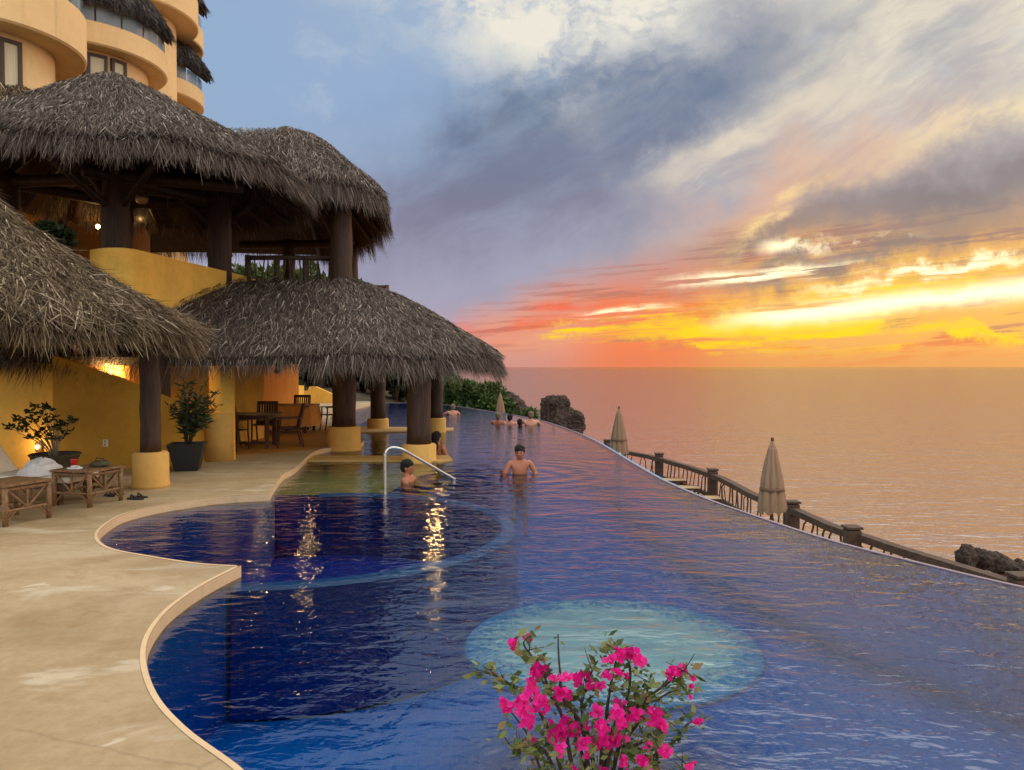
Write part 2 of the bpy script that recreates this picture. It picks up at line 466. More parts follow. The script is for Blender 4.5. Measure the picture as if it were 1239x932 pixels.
M['curtain'] = pm('pale_curtain_behind_glass', lin(208, 196, 158), 0.3, 0.1, 4, stretch=(6, 6, 0.3))
M['white'] = pm('white_plastic', lin(230, 220, 196), 0.4, 0.03)
M['rock'] = None
m, nt, b, out = new_mat('brown_sea_rock'); M['rock'] = m
co = mapped(nt)
f = nz(nt, co, 1.3, 8, 0.65, 0.5); f2 = nz(nt, co, 6, 8, 0.7)
nt.links.new(ramp(nt, f * 0.6 + f2 * 0.4, [(0.3, (0.020, 0.014, 0.012)), (0.5, (0.095, 0.060, 0.046)), (0.72, (0.24, 0.165, 0.12))]), b.inputs['Base Color'])
b.inputs['Roughness'].default_value = 0.85
bn = nt.nodes.new('ShaderNodeBump'); bn.inputs['Strength'].default_value = 1.0; bn.inputs['Distance'].default_value = 0.35
nt.links.new(f2.s, bn.inputs['Height']); nt.links.new(bn.outputs[0], b.inputs['Normal'])
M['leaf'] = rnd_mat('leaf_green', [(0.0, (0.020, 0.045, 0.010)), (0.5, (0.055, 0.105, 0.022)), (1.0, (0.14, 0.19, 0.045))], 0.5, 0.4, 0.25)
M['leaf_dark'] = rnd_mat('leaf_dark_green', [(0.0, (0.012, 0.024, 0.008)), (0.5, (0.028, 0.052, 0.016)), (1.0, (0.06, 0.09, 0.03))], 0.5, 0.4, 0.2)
M['leaf_pale'] = rnd_mat('leaf_pale_green', [(0.0, (0.035, 0.075, 0.018)), (0.6, (0.10, 0.16, 0.04)), (1.0, (0.24, 0.27, 0.09))], 0.5, 0.4, 0.3)
M['leaf_boug'] = rnd_mat('bougainvillea_leaf', [(0.0, (0.035, 0.065, 0.016)), (0.5, (0.11, 0.17, 0.045)), (0.85, (0.27, 0.30, 0.10)), (1.0, (0.25, 0.12, 0.06))], 0.5, 0.4, 0.3)
M['bract'] = rnd_mat('magenta_bract', [(0.0, (0.52, 0.005, 0.16)), (0.45, (0.84, 0.012, 0.33)), (0.85, (0.95, 0.06, 0.46)), (1.0, (0.88, 0.05, 0.18))], 0.6, 0.2, 0.35)
M['bark'] = wood_mat('bark', (0.10, 0.065, 0.042), 14, (2, 2, 0.6))
M['twig'] = pm('twig_bark', (0.045, 0.030, 0.026), 0.8, 0.3, 30)
M['pale_bark'] = pm('pale_smooth_bark', (0.30, 0.24, 0.16), 0.7, 0.25, 12)
M['lamp'] = emit_mat('lamp_glass', (1.0, 0.60, 0.16), 26)
M['lamp_dim'] = emit_mat('dim_lamp_glass', (1.0, 0.60, 0.16), 2.2)
M['globe'] = pm('cream_globe_glass', lin(232, 208, 140), 0.3, 0.02)

# deck: stained pale cement
m, nt, b, out = new_mat('tan_cement'); M['deck'] = m
co = mapped(nt)
big = nz(nt, co, 0.42, 6, 0.62, 0.6); mid = nz(nt, mapped(nt, (0.55, 1.5, 1)), 0.9, 6, 0.62, 0.8); fine = nz(nt, co, 14, 6, 0.7)
c = ramp(nt, big * 0.7 + fine * 0.3, [(0.32, lin(148, 124, 90)), (0.50, lin(174, 152, 116)), (0.68, lin(190, 172, 142))])
c = cmix(nt, mid.step(0.56, 0.66) * 0.7, c, lin(206, 192, 166))
c = cmix(nt, nz(nt, mapped(nt, (0.6, 1.3, 1), (0, 0, 0.4)), 1.1, 5, 0.6, 1.0).step(0.60, 0.70) * 0.55, c, lin(150, 116, 66))
spots = nz(nt, co, 2.3, 3, 0.5, 0.4).step(0.70, 0.74) * 0.7
c = cmix(nt, spots, c, lin(212, 198, 172))
c = cmix(nt, nz(nt, co, 46, 3, 0.6).step(0.62, 0.75) * 0.3, c, lin(116, 96, 70))
wet = nz(nt, mapped(nt, (0.5, 1.1, 1), (0, 0, -0.3)), 0.75, 6, 0.66, 0.9)
c = cmix(nt, wet.step(0.50, 0.62) * 0.45, c, lin(138, 112, 78))
vk = nt.nodes.new('ShaderNodeTexVoronoi'); vk.feature = 'DISTANCE_TO_EDGE'; vk.inputs['Scale'].default_value = 0.45
nt.links.new(cmix(nt, 0.12, co, nz(nt, co, 2.5, 5, 0.6, col=True), 'ADD'), vk.inputs['Vector'])
crack = V(nt, vk.outputs['Distance']).step(0.006, 0.001) * nz(nt, co, 0.7, 3).step(0.45, 0.6)
c = cmix(nt, crack * 0.22, c, lin(92, 74, 52))
c = cmix(nt, nz(nt, co, 120, 2, 0.5).step(0.66, 0.72) * 0.35, c, lin(206, 192, 168))
nt.links.new(c, b.inputs['Base Color'])
rr = nt.nodes.new('ShaderNodeMapRange'); nt.links.new(mid.s, rr.inputs[0])
rr.inputs[1].default_value = 0.35; rr.inputs[2].default_value = 0.65; rr.inputs[3].default_value = 0.75; rr.inputs[4].default_value = 0.5
nt.links.new(rr.outputs[0], b.inputs['Roughness']); b.inputs['Specular IOR Level'].default_value = 0.25
bn = nt.nodes.new('ShaderNodeBump'); bn.inputs['Strength'].default_value = 0.3; bn.inputs['Distance'].default_value = 0.012
nt.links.new((fine + nz(nt, co, 70, 4, 0.7) * 0.5 + big * 2).s, bn.inputs['Height']); nt.links.new(bn.outputs[0], b.inputs['Normal'])
M['floor'] = stucco('ochre_floor', lin(196, 144, 66), 0.15)
M['shelf'] = stucco('tan_pool_plaster', lin(218, 180, 110), 0.15)
def pool_tile(name, col, col2):
    m, nt, b, out = new_mat(name)
    co = mapped(nt)
    br = nt.nodes.new('ShaderNodeTexBrick'); nt.links.new(co, br.inputs['Vector'])
    br.inputs['Scale'].default_value = 8; br.offset = 0.0; br.inputs['Brick Width'].default_value = 0.5; br.inputs['Row Height'].default_value = 0.5
    br.inputs['Mortar Size'].default_value = 0.015
    br.inputs['Color1'].default_value = (*col, 1); br.inputs['Color2'].default_value = (*col2, 1)
    br.inputs['Mortar'].default_value = (*(min(1, c * 1.3 + 0.01) for c in col), 1)
    nt.links.new(cmix(nt, nz(nt, co, 0.8, 4).step(0.4, 0.7) * 0.5, br.outputs[0], col2), b.inputs['Base Color'])
    b.inputs['Roughness'].default_value = 0.4
    return m
M['tile'] = pool_tile('blue_pool_tile', (0.004, 0.50, 0.95), (0.004, 0.42, 0.88))
M['tile_navy'] = pool_tile('navy_pool_tile', (0.010, 0.15, 0.66), (0.010, 0.12, 0.58))
M['tile_ring'] = pool_tile('ring_tile', (0.020, 0.16, 0.46), (0.024, 0.18, 0.50))
m, nt, b, out = new_mat('painted_pool_glow'); M['glow_aqua'] = m
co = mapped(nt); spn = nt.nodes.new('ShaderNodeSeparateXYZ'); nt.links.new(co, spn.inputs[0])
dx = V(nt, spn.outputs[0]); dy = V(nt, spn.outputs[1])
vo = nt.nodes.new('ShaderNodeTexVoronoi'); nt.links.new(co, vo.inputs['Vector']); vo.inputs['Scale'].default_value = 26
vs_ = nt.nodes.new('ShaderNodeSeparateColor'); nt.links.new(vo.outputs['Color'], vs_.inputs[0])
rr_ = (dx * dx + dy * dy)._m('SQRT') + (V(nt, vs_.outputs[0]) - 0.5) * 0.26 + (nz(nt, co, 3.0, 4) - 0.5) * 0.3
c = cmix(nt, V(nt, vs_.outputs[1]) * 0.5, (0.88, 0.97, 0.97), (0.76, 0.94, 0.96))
nt.links.new(cmix(nt, rr_.step(0.72, 1.06), c, (0.004, 0.36, 0.80)), b.inputs['Base Color']); b.inputs['Roughness'].default_value = 0.4  # soft underwater glow painted into the colour, fading to blue at the rim

# water
def water_mat(name, tint, waves, dist, strength, rough=0.015, ior=1.33, body=None, rings=(), sigma=None):
    m, nt, b, out = new_mat(name)
    nt.nodes.remove(b)
    h = None
    for sc, st, rot, amp, det, ds in waves:
        f = nz(nt, mapped(nt, st, (0, 0, rot)), sc, det, 0.5, ds) * amp
        h = f if h is None else h + f
    for (rx, ry, rad, wl, amp) in rings:
        tcn = nt.nodes.new('ShaderNodeTexCoord'); spn = nt.nodes.new('ShaderNodeSeparateXYZ')
        nt.links.new(tcn.outputs['Object'], spn.inputs[0])
        dx = V(nt, spn.outputs[0]) - rx; dy = V(nt, spn.outputs[1]) - ry
        r2 = dx * dx + dy * dy
        r = (r2 + nz(nt, mapped(nt), 1.2, 3) * 0.7)._m('SQRT')
        h = h + (r * (2 * math.pi / wl))._m('SINE') * (r2 * (-1 / (rad * rad))).exp() * amp
    bn = nt.nodes.new('ShaderNodeBump'); bn.inputs['Strength'].default_value = strength; bn.inputs['Distance'].default_value = dist
    nt.links.new(h.s, bn.inputs['Height'])
    fr = nt.nodes.new('ShaderNodeFresnel'); fr.inputs['IOR'].default_value = ior; nt.links.new(bn.outputs[0], fr.inputs['Normal'])
    gl = nt.nodes.new('ShaderNodeBsdfGlossy'); gl.inputs['Roughness'].default_value = rough; nt.links.new(bn.outputs[0], gl.inputs['Normal'])
    if body is None:
        un = nt.nodes.new('ShaderNodeBsdfTransparent'); un.inputs['Color'].default_value = (*tint, 1)
    else:
        un = nt.nodes.new('ShaderNodeBsdfDiffuse'); un.inputs['Color'].default_value = (*body, 1)
    mx = nt.nodes.new('ShaderNodeMixShader')
    nt.links.new(fr.outputs[0], mx.inputs[0]); nt.links.new(un.outputs[0], mx.inputs[1]); nt.links.new(gl.outputs[0], mx.inputs[2])
    nt.links.new(mx.outputs[0], out.inputs['Surface'])
    if sigma:
        va = nt.nodes.new('ShaderNodeVolumeAbsorption'); k = max(sigma)
        va.inputs['Density'].default_value = k; va.inputs['Color'].default_value = (*(1 - q / k for q in sigma), 1)
        nt.links.new(va.outputs[0], out.inputs['Volume'])
    return m
man_at = ground(629, 573); sit_at = ground(500, 583)
M['water'] = water_mat('pool_water', (1.0, 1.0, 1.0),
    [(1.1, (0.8, 1.5, 1), 0.35, 1.0, 3, 0.4), (4.2, (0.8, 1.5, 1), -0.2, 0.48, 3, 0.6), (11.0, (0.9, 1.3, 1), 0.5, 0.15, 2, 0.4)],
    0.036, 0.8, 0.012, 1.85, rings=[(man_at.x, man_at.y, 1.7, 0.42, 0.22), (sit_at.x + 0.9, sit_at.y + 0.2, 1.4, 0.36, 0.28)], sigma=(1.4, 0.26, 0.08))
M['sea'] = water_mat('sea_water', None,
    [(0.09, (0.6, 1.6, 1), 0.05, 1.0, 4, 0.3), (0.45, (0.6, 1.6, 1), -0.12, 1.0, 5, 0.3), (1.9, (0.7, 1.5, 1), 0.15, 0.42, 5, 0.3)],
    0.21, 0.9, 0.05, 5.5, body=(0.26, 0.13, 0.09))

# ---------------------------------------------------------------- the lie of the pool
def gp(pts, z): return [ground(u, v, z) for u, v in pts]
DZ = 0.10
edge_near = spline(gp([(290, 686), (247, 708), (205, 737), (180, 768), (173, 800), (186, 843), (222, 885), (285, 932)], DZ)
                   + [Vector((-0.75, 2.95, DZ)), Vector((0.3, 2.62, DZ)), Vector((1.6, 2.5, DZ)), Vector((3.4, 2.45, DZ)), Vector((5.9, 2.45, DZ))], 8)
edge_circle = spline(gp([(325, 598), (262, 602), (200, 611), (152, 622), (126, 636), (116, 650), (131, 664), (180, 674), (240, 683), (290, 686)], DZ), 8)
edge_up = spline([Vector((-6.9, 40.0, DZ)), Vector((-7.0, 32.0, DZ))] + gp([(400, 500)], DZ) + [Vector((-5.6, 24.2, DZ)), Vector((-4.6, 22.2, DZ)), Vector((-3.75, 19.4, DZ)),
                  Vector((-3.6, 17.8, DZ)), Vector((-4.2, 16.6, DZ))] + gp([(357, 566), (340, 576)], DZ)[0:2] + [ground(325, 598, DZ)], 6)
deck_poly = edge_up + edge_circle[1:] + edge_near[1:] + [Vector((5.9, -4, 0)), Vector((-16, -4, 0)), Vector((-16, 40, 0))]
bm = BM(); add_prism(bm, deck_poly, -0.03, DZ, side_mat=1)
deck = tag(obj('deck', bm, [M['deck'], M['curb']]), kind='structure')
bm = BM(); add_prism(bm, deck_poly, -1.35, -0.031)
tag(obj('pool_wall', bm, M['tile']), kind='structure')
# plastered lip along the pool
def offset_line(pts, w):
    out = []
    for i, p in enumerate(pts):
        d = pts[min(i + 1, len(pts) - 1)] - pts[max(i - 1, 0)]
        d.z = 0; d.normalize()
        out.append(p + Vector((d.y, -d.x, 0)) * w)
    return out
def ribbon(bm, a, b, z):
    va = [bm.verts.new((p.x, p.y, z)) for p in a]; vb = [bm.verts.new((p.x, p.y, z)) for p in b]
    for i in range(len(a) - 1):
        bm.faces.new((va[i], va[i + 1], vb[i + 1], vb[i]))
bm = BM()
for e in (edge_circle, edge_near):
    ribbon(bm, offset_line(e, 0.003), offset_line(e, -0.0) if False else [p for p in offset_line(e, 0.035)], DZ + 0.004)
bmesh.ops.recalc_face_normals(bm, faces=bm.faces[:])
for f in bm.faces:
    f.normal_update()
    if f.normal.z < 0: f.normal_flip()
tag(obj('pool_coping', bm, M['curb']), kind='structure')
# ochre floor under the thatch
bm = BM()
ribbon(bm, [Vector((-9.0, y, 0)) for y in (13.9, 16, 18, 20, 22, 24.0)],
       [Vector((xx, yy, 0)) for xx, yy in ((-6.6, 14.9), (-4.6, 16.4), (-3.85, 17.8), (-3.95, 19.4), (-4.8, 22.0), (-5.9, 24.0))], DZ + 0.004)
for f in bm.faces:
    f.normal_update()
    if f.normal.z < 0: f.normal_flip()
tag(obj('covered_floor', bm, M['floor']), kind='structure')

inf_edge = spline([ground(530, 489, 0)] + gp([(560, 493), (600, 499), (650, 508), (690, 521), (720, 534), (760, 558), (800, 581), (850, 603), (900, 621), (1000, 654), (1120, 685), (1239, 713)], 0)
                  + [Vector((5.15, 5.5, 0)), Vector((5.6, 4.2, 0)), Vector((5.85, 2.45, 0))], 6)
far_edge = [Vector((-7.5, 40.0, 0)), Vector((-5.5, 40.6, 0))]
water_poly = far_edge + inf_edge + [Vector((5.85, 2.0, 0)), Vector((-8, 2.0, 0))]
bm = BM()
add_prism(bm, water_poly, -1.5, 0.0, bottom=True)
bmesh.ops.recalc_face_normals(bm, faces=bm.faces[:])
tag(obj('pool_water', bm, M['water']), kind='structure')
# basin floor and weir wall
bm = BM()
add_prism(bm, [p for p in water_poly], -3.2, -1.2)
tag(obj('pool_floor', bm, M['tile']), kind='structure')
def dense(pts): return [Vector((p[0], p[1], 0)) for p in pts]
outer = []
for i, p in enumerate(inf_edge):
    d = inf_edge[min(i + 1, len(inf_edge) - 1)] - inf_edge[max(i - 1, 0)]; d.normalize()
    outer.append(p + Vector((-d.y, d.x, 0)) * 0.30)
bm = BM()
P = far_edge + inf_edge
off = []
for i, p in enumerate(P):
    d = P[min(i + 1, len(P) - 1)] - P[max(i - 1, 0)]; d.z = 0; d.normalize()
    off.append(p + Vector((-d.y, d.x, 0)) * 0.004)
wall_strip(bm, [(p.x, p.y) for p in off], -0.012, -3.2, 0.10)
tag(obj('pool_weir', bm, M['tile']), kind='structure')
M['weir'] = pm('pale_weir_plaster', lin(146, 128, 136), 0.4, 0.1, 6)
bm = BM(); wall_strip(bm, [(p.x, p.y) for p in off], 0.008, -0.010, 0.045)
tag(obj('weir_cap', bm, M['weir']), kind='structure')
# round plunge basin with its sunken rim, wading shelf, steps, added pale disc painted as underwater glow
CC = Vector((-2.5, 9.22, 0)); CR = 2.36
bm = BM(); add_lathe(bm, [(0.01, -1.19), (CR, -1.19), (CR, -0.95), (0.01, -0.95)], 64, CC)
tag(obj('basin_floor', bm, M['tile_navy']), kind='structure')
bm = BM(); add_lathe(bm, [(CR, -1.18), (CR, -0.06), (CR + 0.03, -0.03), (CR + 0.15, -0.03), (CR + 0.19, -0.06), (CR + 0.24, -1.18)], 72, CC, R(-89), R(100))
tag(obj('basin_rim', bm, M['tile_ring'], smooth=False), kind='structure')
shelf = [(-7.0, 11.6), (-4.2, 11.62), (-3.3, 11.66), (-2.5, 11.72), (-1.95, 11.7), (-1.75, 13.0), (-1.5, 14.6), (-2.2, 15.6), (-4.4, 16.5), (-7, 16.5)]
bm = BM(); add_prism(bm, shelf, -1.19, -0.055, side_mat=1)
tag(obj('wading_shelf', bm, [M['shelf'], M['tile_navy']]), kind='structure')
for k, (dx, zz) in enumerate(((0.42, -0.40), (0.84, -0.75))):
    bm = BM(); add_prism(bm, [(-2.4, 11.85 + 0.03 * k), (-1.95 + dx, 11.85 + 0.03 * k), (-1.5 + dx, 14.2), (-2.2, 14.2)], -1.19, zz)
    tag(obj('pool_step', bm, M['tile_ring']), kind='structure')
def slab(name, pts, z1, mat, z0=-1.19):
    bm = BM(); add_prism(bm, pts, z0, z1)
    return tag(obj(name, bm, mat), kind='structure')
slab('pool_ledge', [(-4.6, 15.35), (-2.2, 15.35), (-1.45, 15.15), (-1.2, 15.5), (-1.35, 16.25), (-2.3, 16.15), (-4.6, 16.2)], 0.03, M['ledge'])
slab('pool_ledge', [(-5.0, 21.9), (-2.6, 22.3), (-1.75, 22.6), (-1.8, 23.6), (-2.6, 23.7), (-4.2, 24.0), (-5.6, 23.8)], 0.03, M['ledge'])
slab('wading_floor', [(-4.8, 16.3), (-2.6, 16.3), (-2.4, 21.8), (-5.0, 21.8)], -0.20, M['shelf'])
bm = BM(); add_lathe(bm, [(0.30, -1.07), (0.26, -0.10), (0.26, -0.07), (1.06, -0.06), (1.09, -0.03), (1.06, 0.0), (0.01, 0)], 64)  # added disc on a post, carries the painted lamp glow
tag(obj('glow_disc', bm, M['glow_aqua'], smooth=True, loc=(0.73, 5.62, -0.13)), kind='structure')

# lower terrace beyond the weir, sea, hillside
RAILP = [ground(735, 536, -1.2), ground(757, 545, -1.2), ground(795, 553, -1.2), ground(862, 573, -1.2), ground(918, 600, -1.2),
         ground(958, 614, -1.2), ground(1024, 641, -1.2), ground(1239, 707, -1.2), Vector((7.9, 8.0, -1.2)), Vector((8.2, 4.0, -1.2))]
TZ = -2.0
tp = [(p.x, p.y) for p in inf_edge]
rp = [(p.x + 0.3, p.y) for p in reversed(RAILP)]
terr = tp[6:] + [(5.9, 1.0), (8.6, 1.0)] + rp + [(1.5, 38)]
bm = BM(); add_prism(bm, terr, -7.5, TZ, side_mat=1)
tag(obj('terrace', bm, [M['deck'], M['rock']]), kind='structure')
SEAZ = -6.0
bm = BM()
vs = [bm.verts.new(p) for p in ((-9000, -200, SEAZ), (15000, -200, SEAZ), (15000, 22000, SEAZ), (-9000, 22000, SEAZ))]
bm.faces.new(vs)
tag(obj('sea', bm, M['sea']), kind='structure')

def hill_z(X, Y):
    z = 0.0
    if X < -7.5: z += (-7.5 - X) * 0.16
    else: z -= (X + 7.5) * 0.30
    z += max(0, Y - 44) * 0.05 * (1 if X < -7 else 0)
    z += noise.noise(Vector((X * 0.2, Y * 0.2, 0))) * 0.6 - 0.4
    if Y < 41.5: z = min(z, -0.1)
    return z
bm = BM(); G_ = {}
NX, NY = 40, 26
for i in range(NX):
    for j in range(NY):
        X = -70 + i * 76 / (NX - 1); Y = 40.3 + j * 60 / (NY - 1)
        zz = hill_z(X, Y)
        if i == NX - 1 or j == NY - 1 or j == 0: zz = -8
        G_[i, j] = bm.verts.new((X, Y if j else 40.2, zz))
for i in range(NX - 1):
    for j in range(NY - 1):
        bm.faces.new((G_[i, j], G_[i + 1, j], G_[i + 1, j + 1], G_[i, j + 1]))
tag(obj('hillside', bm, pm('hillside_soil', (0.075, 0.055, 0.032), 0.95, 0.4, 1.5, 0.6, 8), smooth=True), kind='structure')
# ground under and behind the buildings
bm = BM(); add_prism(bm, [(-70, -6), (-15.9, -6), (-15.9, 40.25), (-70, 40.25)], -8, 0.05)
tag(obj('ground', bm, M['deck']), kind='structure')
# ---------------------------------------------------------------- thatched roofs
def roof_fn(r0, r1, rx, ry, ze, zr, prof=1.3, sag=0.0, wob=0.12, seed=0, p_sq=2.0):
    """stadium-shaped thatched roof: ridge from r0 to r1, eave rx, ry further out. f(s in 0..1, t in 0..1.1) -> points, arrays"""
    r0 = np.array(r0, float); r1 = np.array(r1, float)
    ph = np.random.RandomState(seed).rand(6) * 6.28
    def f(s, t):
        a = s * 2 * np.pi
        c, q = np.cos(a), np.sin(a)
        k = (np.abs(c) ** p_sq + np.abs(q) ** p_sq) ** (-1 / p_sq)
        c, q = c * k, q * k
        w = np.clip((c + 0.25) / 0.5, 0, 1)[..., None]
        w = w * w * (3 - 2 * w)
        base = r0 * (1 - w) + r1 * w
        rag = 1 + wob * 0.25 * (np.sin(a * 3 + ph[0]) + np.sin(a * 7 + ph[1]) * 0.6 + np.sin(a * 17 + ph[2]) * 0.35) * t
        out = np.stack([base[..., 0] + c * rx * t * rag, base[..., 1] + q * ry * t * rag,
                        ze + (zr - ze) * (1 - np.power(np.maximum(t, 0), prof)) - sag * np.maximum(t - 0.9, 0)
                        + 0.05 * np.sin(a * 9 + ph[3] + t * 7) * np.minimum(t * 3, 1)], -1)
        return out
    return f
def roof_core(f, thick, ns=64, ntt=12):
    bm = BM()
    S = np.arange(ns) / ns
    def layer(off, t1):
        rows = []
        for j in range(ntt + 1):
            t = t1 * j / ntt
            P = f(S, np.full(ns, max(t, 0.004)))
            rows.append([bm.verts.new((p[0], p[1], p[2] + off)) for p in P])
        return rows
    top = layer(-0.03, 0.985); bot = layer(-thick, 0.965)
    for rows, flip in ((top, False), (bot, True)):
        for j in range(ntt):
            for i in range(ns):
                q = (rows[j][i], rows[j + 1][i], rows[j + 1][(i + 1) % ns], rows[j][(i + 1) % ns])
                bm.faces.new(q if not flip else tuple(reversed(q)))
    for i in range(ns):
        bm.faces.new((top[-1][i], bot[-1][i], bot[-1][(i + 1) % ns], top[-1][(i + 1) % ns]))
    return bm
def straw(f, n, L, W, fringe, fr_len, s0=0.0, s1=1.0, lift=0.28, jit=0.38, under=0):
    """blades lying down the slope plus a hanging fringe at the eave; returns quads"""
    rs = np.random.RandomState(int(n) % 99991)
    s = s0 + (s1 - s0) * rs.rand(n); t = np.where(rs.rand(n) < 0.45, rs.rand(n) * 0.98 + 0.01, np.sqrt(rs.rand(n) * 0.985 + 0.004))
    e = 1e-3
    P = f(s, t); dn = unit(f(s, t + e) - P); ds = unit(f(s + e, t) - P)
    nr = unit(np.cross(ds, dn)); nr *= np.sign(nr[:, 2:3] + 1e-9)
    j = rs.randn(n, 1) * jit; l = np.abs(rs.randn(n, 1)) * lift + 0.05
    d = unit(dn * 0.8 + ds * j + nr * l + np.array([[0, 0, -0.30]]))
    wd = unit(np.cross(d, nr) + nr * rs.randn(n, 1) * 0.6)
    ln = L * (0.45 + rs.rand(n, 1) * 0.9); wi = W * (0.45 + rs.rand(n, 1) * 0.9)
    a = P - d * ln * 0.35 + nr * (rs.rand(n, 1) * 0.12 - 0.01)
    bq = a + d * ln - np.array([[0, 0, 1.0]]) * ln * 0.10
    Q = [np.stack([a - wd * wi * .5, a + wd * wi * .5, bq + wd * wi * .12, bq - wd * wi * .12], 1)]
    rn = [np.clip(rs.beta(1.5, 2.2, n), 0, 1)]
    if fringe:
        m = fringe
        s = s0 + (s1 - s0) * rs.rand(m); t = 1.005 - 0.26 * rs.rand(m) ** 1.5
        P = f(s, t); dn = unit(f(s, t + e) - f(s, t - e)); ds = unit(f(s + e, t) - P)
        clump = (0.55 + 0.75 * np.abs(np.sin(s * 211) * np.sin(s * 97 + 1.3)) + rs.rand(m) * 0.5)[:, None]
        d = unit(dn * (0.35 + rs.rand(m, 1) * 0.7) + np.array([[0, 0, -1.0]]) * (0.45 + rs.rand(m, 1) * 0.6) + ds * rs.randn(m, 1) * 0.28)
        ln = fr_len * clump * (0.5 + rs.rand(m, 1) * 0.8); wi = W * (0.4 + rs.rand(m, 1) * 0.7)
        wd = unit(ds + rs.randn(m, 3) * 0.5)
        a = P - np.array([[0, 0, 1.0]]) * rs.rand(m, 1) * 0.20 + dn * 0.02
        bq = a + d * ln
        Q.append(np.stack([a - wd * wi * .5, a + wd * wi * .5, bq + wd * wi * .1, bq - wd * wi * .1], 1))
        rn.append(np.clip(rs.beta(2.0, 2.8, m), 0, 1))
    return np.concatenate(Q), np.concatenate(rn)
def thatch(parent, f, thick, n, L, W, fringe, fr_len, mat, s0=0.0, s1=1.0, lift=0.28, jit=0.38):
    core = obj('thatch_roof', roof_core(f, thick), M['thatch_core'], parent)
    q, rn = straw(f, n, L, W, fringe, fr_len, s0, s1, lift, jit)
    o = quad_cloud('straw', q, mat, core, rn); o['kind'] = 'stuff'
    return core
def rafters(parent, f, n, rad, drop, s_off=0.0, t0=0.05, t1=0.96, s0=0.0, s1=1.0):
    for i in range(n):
        s = s0 + (s1 - s0) * (i + s_off) / n
        ts = np.linspace(t0, t1, 4)
        P = f(np.full(4, s), ts); P[:, 2] -= drop
        bm = BM(); add_tube(bm, [tuple(p) for p in P], rad, 7)
        obj('rafter', bm, M['rafter'], parent, smooth=True)
def beam(parent, a, b, rad=0.11, name='beam'):
    bm = BM(); a, b = Vector(a), Vector(b)
    add_tube(bm, [a, a.lerp(b, 0.33), a.lerp(b, 0.66), b], rad, 10, jit=0.06)
    return obj(name, bm, M['rafter'], parent, smooth=True)
def wood_post(parent, x, y, z0, z1, r, taper=0.94):
    bm = BM()
    n = 8
    pts = [(x + random.uniform(-.012, .012), y + random.uniform(-.012, .012), z0 + (z1 - z0) * k / n) for k in range(n + 1)]
    add_tube(bm, pts, [r * (1 + (taper - 1) * k / n) * random.uniform(0.97, 1.03) for k in range(n + 1)], 20)
    return obj('post', bm, M['post'], parent, smooth=True)
def plinth(parent, x, y, z0, z1, r, mat=None):
    bm = BM()
    add_lathe(bm, [(r * 1.10, z0), (r * 1.03, z0 + 0.05), (r, z0 + 0.12), (r, z1 - 0.03), (r - 0.03, z1), (0.01, z1)], 32, (x, y, 0), jit=0.004)
    return obj('plinth', bm, mat or M['base'], parent, smooth=True)

# --- low palapa at the near corner of the deck
pal = empty('palapa', (-5.42, 11.5, DZ))
def rel(o, parent):
    """keep world place when parented to a moved empty"""
    o.parent = parent; o.matrix_parent_inverse = Matrix.Translation(-parent.location)
class Root:
    """thing whose parts are built in world coordinates"""
def finish(root):
    T = Matrix.Translation(-root.location)
    for ch in root.children: ch.matrix_parent_inverse = T
tag(pal, 'low golden thatched palapa roof on one slim brown post with a round yellow foot', 'palapa')
f3 = roof_fn((-7.75, 10.6, 0), (-7.6, 10.9, 0), 3.0, 3.0, 2.44, 4.65, 0.66, 0.3, 0.10, 3)
thatch(pal, f3, 0.20, 64000, 0.42, 0.016, 20000, 0.19, M['straw_warm'], 0.0, 1.0, 0.34, 0.42)
rafters(pal, f3, 16, 0.05, 0.30)
wood_post(pal, -5.42, 11.5, 0.60, 2.35, 0.148)
plinth(pal, -5.42, 11.5, DZ, 0.63, 0.255)
wood_post(pal, -9.6, 9.4, DZ, 2.4, 0.148); wood_post(pal, -9.7, 12.2, DZ, 2.4, 0.148); wood_post(pal, -6.0, 8.6, 2.0, 2.3, 0.05)
beam(pal, (-5.42, 11.5, 2.3), (-9.7, 12.2, 2.34), 0.09); beam(pal, (-5.42, 11.5, 2.3), (-6.0, 8.6, 2.3), 0.08); beam(pal, (-6.0, 8.6, 2.3), (-9.6, 9.4, 2.3), 0.08)
finish(pal)

# --- two-storey restaurant: lower thatch, upper floor, two upper thatches
lo = empty('dining_pavilion', (-4, 18.5, DZ))
tag(lo, 'wide grey thatched dining pavilion on thick dark columns standing in the pool edge', 'pavilion')
f0 = roof_fn((-8.0, 18.0, 0), (-4.1, 18.5, 0), 3.75, 4.5, 2.13, 3.95, 1.35, 0.25, 0.05, 5, 2.3)
thatch(lo, f0, 0.24, 115000, 0.26, 0.016, 40000, 0.30, M['straw_grey'], 0.0, 1.0, 0.24, 0.34)
rafters(lo, f0, 26, 0.06, 0.36)
LOWCOL = [(ground(507, 557, 0.03), 0.245), (ground(416, 541, 0.08), 0.265), (ground(457, 517, 0.05), 0.235), (ground(527, 521, 0.05), 0.215)]
for i, (p, r) in enumerate(LOWCOL):
    pz = (0.36, 0.55, 0.32, 0.42)[i]
    wood_post(lo, p.x, p.y, pz - 0.02, (2.32, 3.1, 2.9, 2.4)[i], r)
    plinth(lo, p.x, p.y, -0.5 if i != 1 else 0.0, pz, r * 1.40)
c = [p for p, r in LOWCOL]
for a, b in ((0, 1), (0, 3), (3, 2), (2, 1)):
    beam(lo, (c[a].x, c[a].y, 2.2), (c[b].x, c[b].y, 2.2), 0.10)
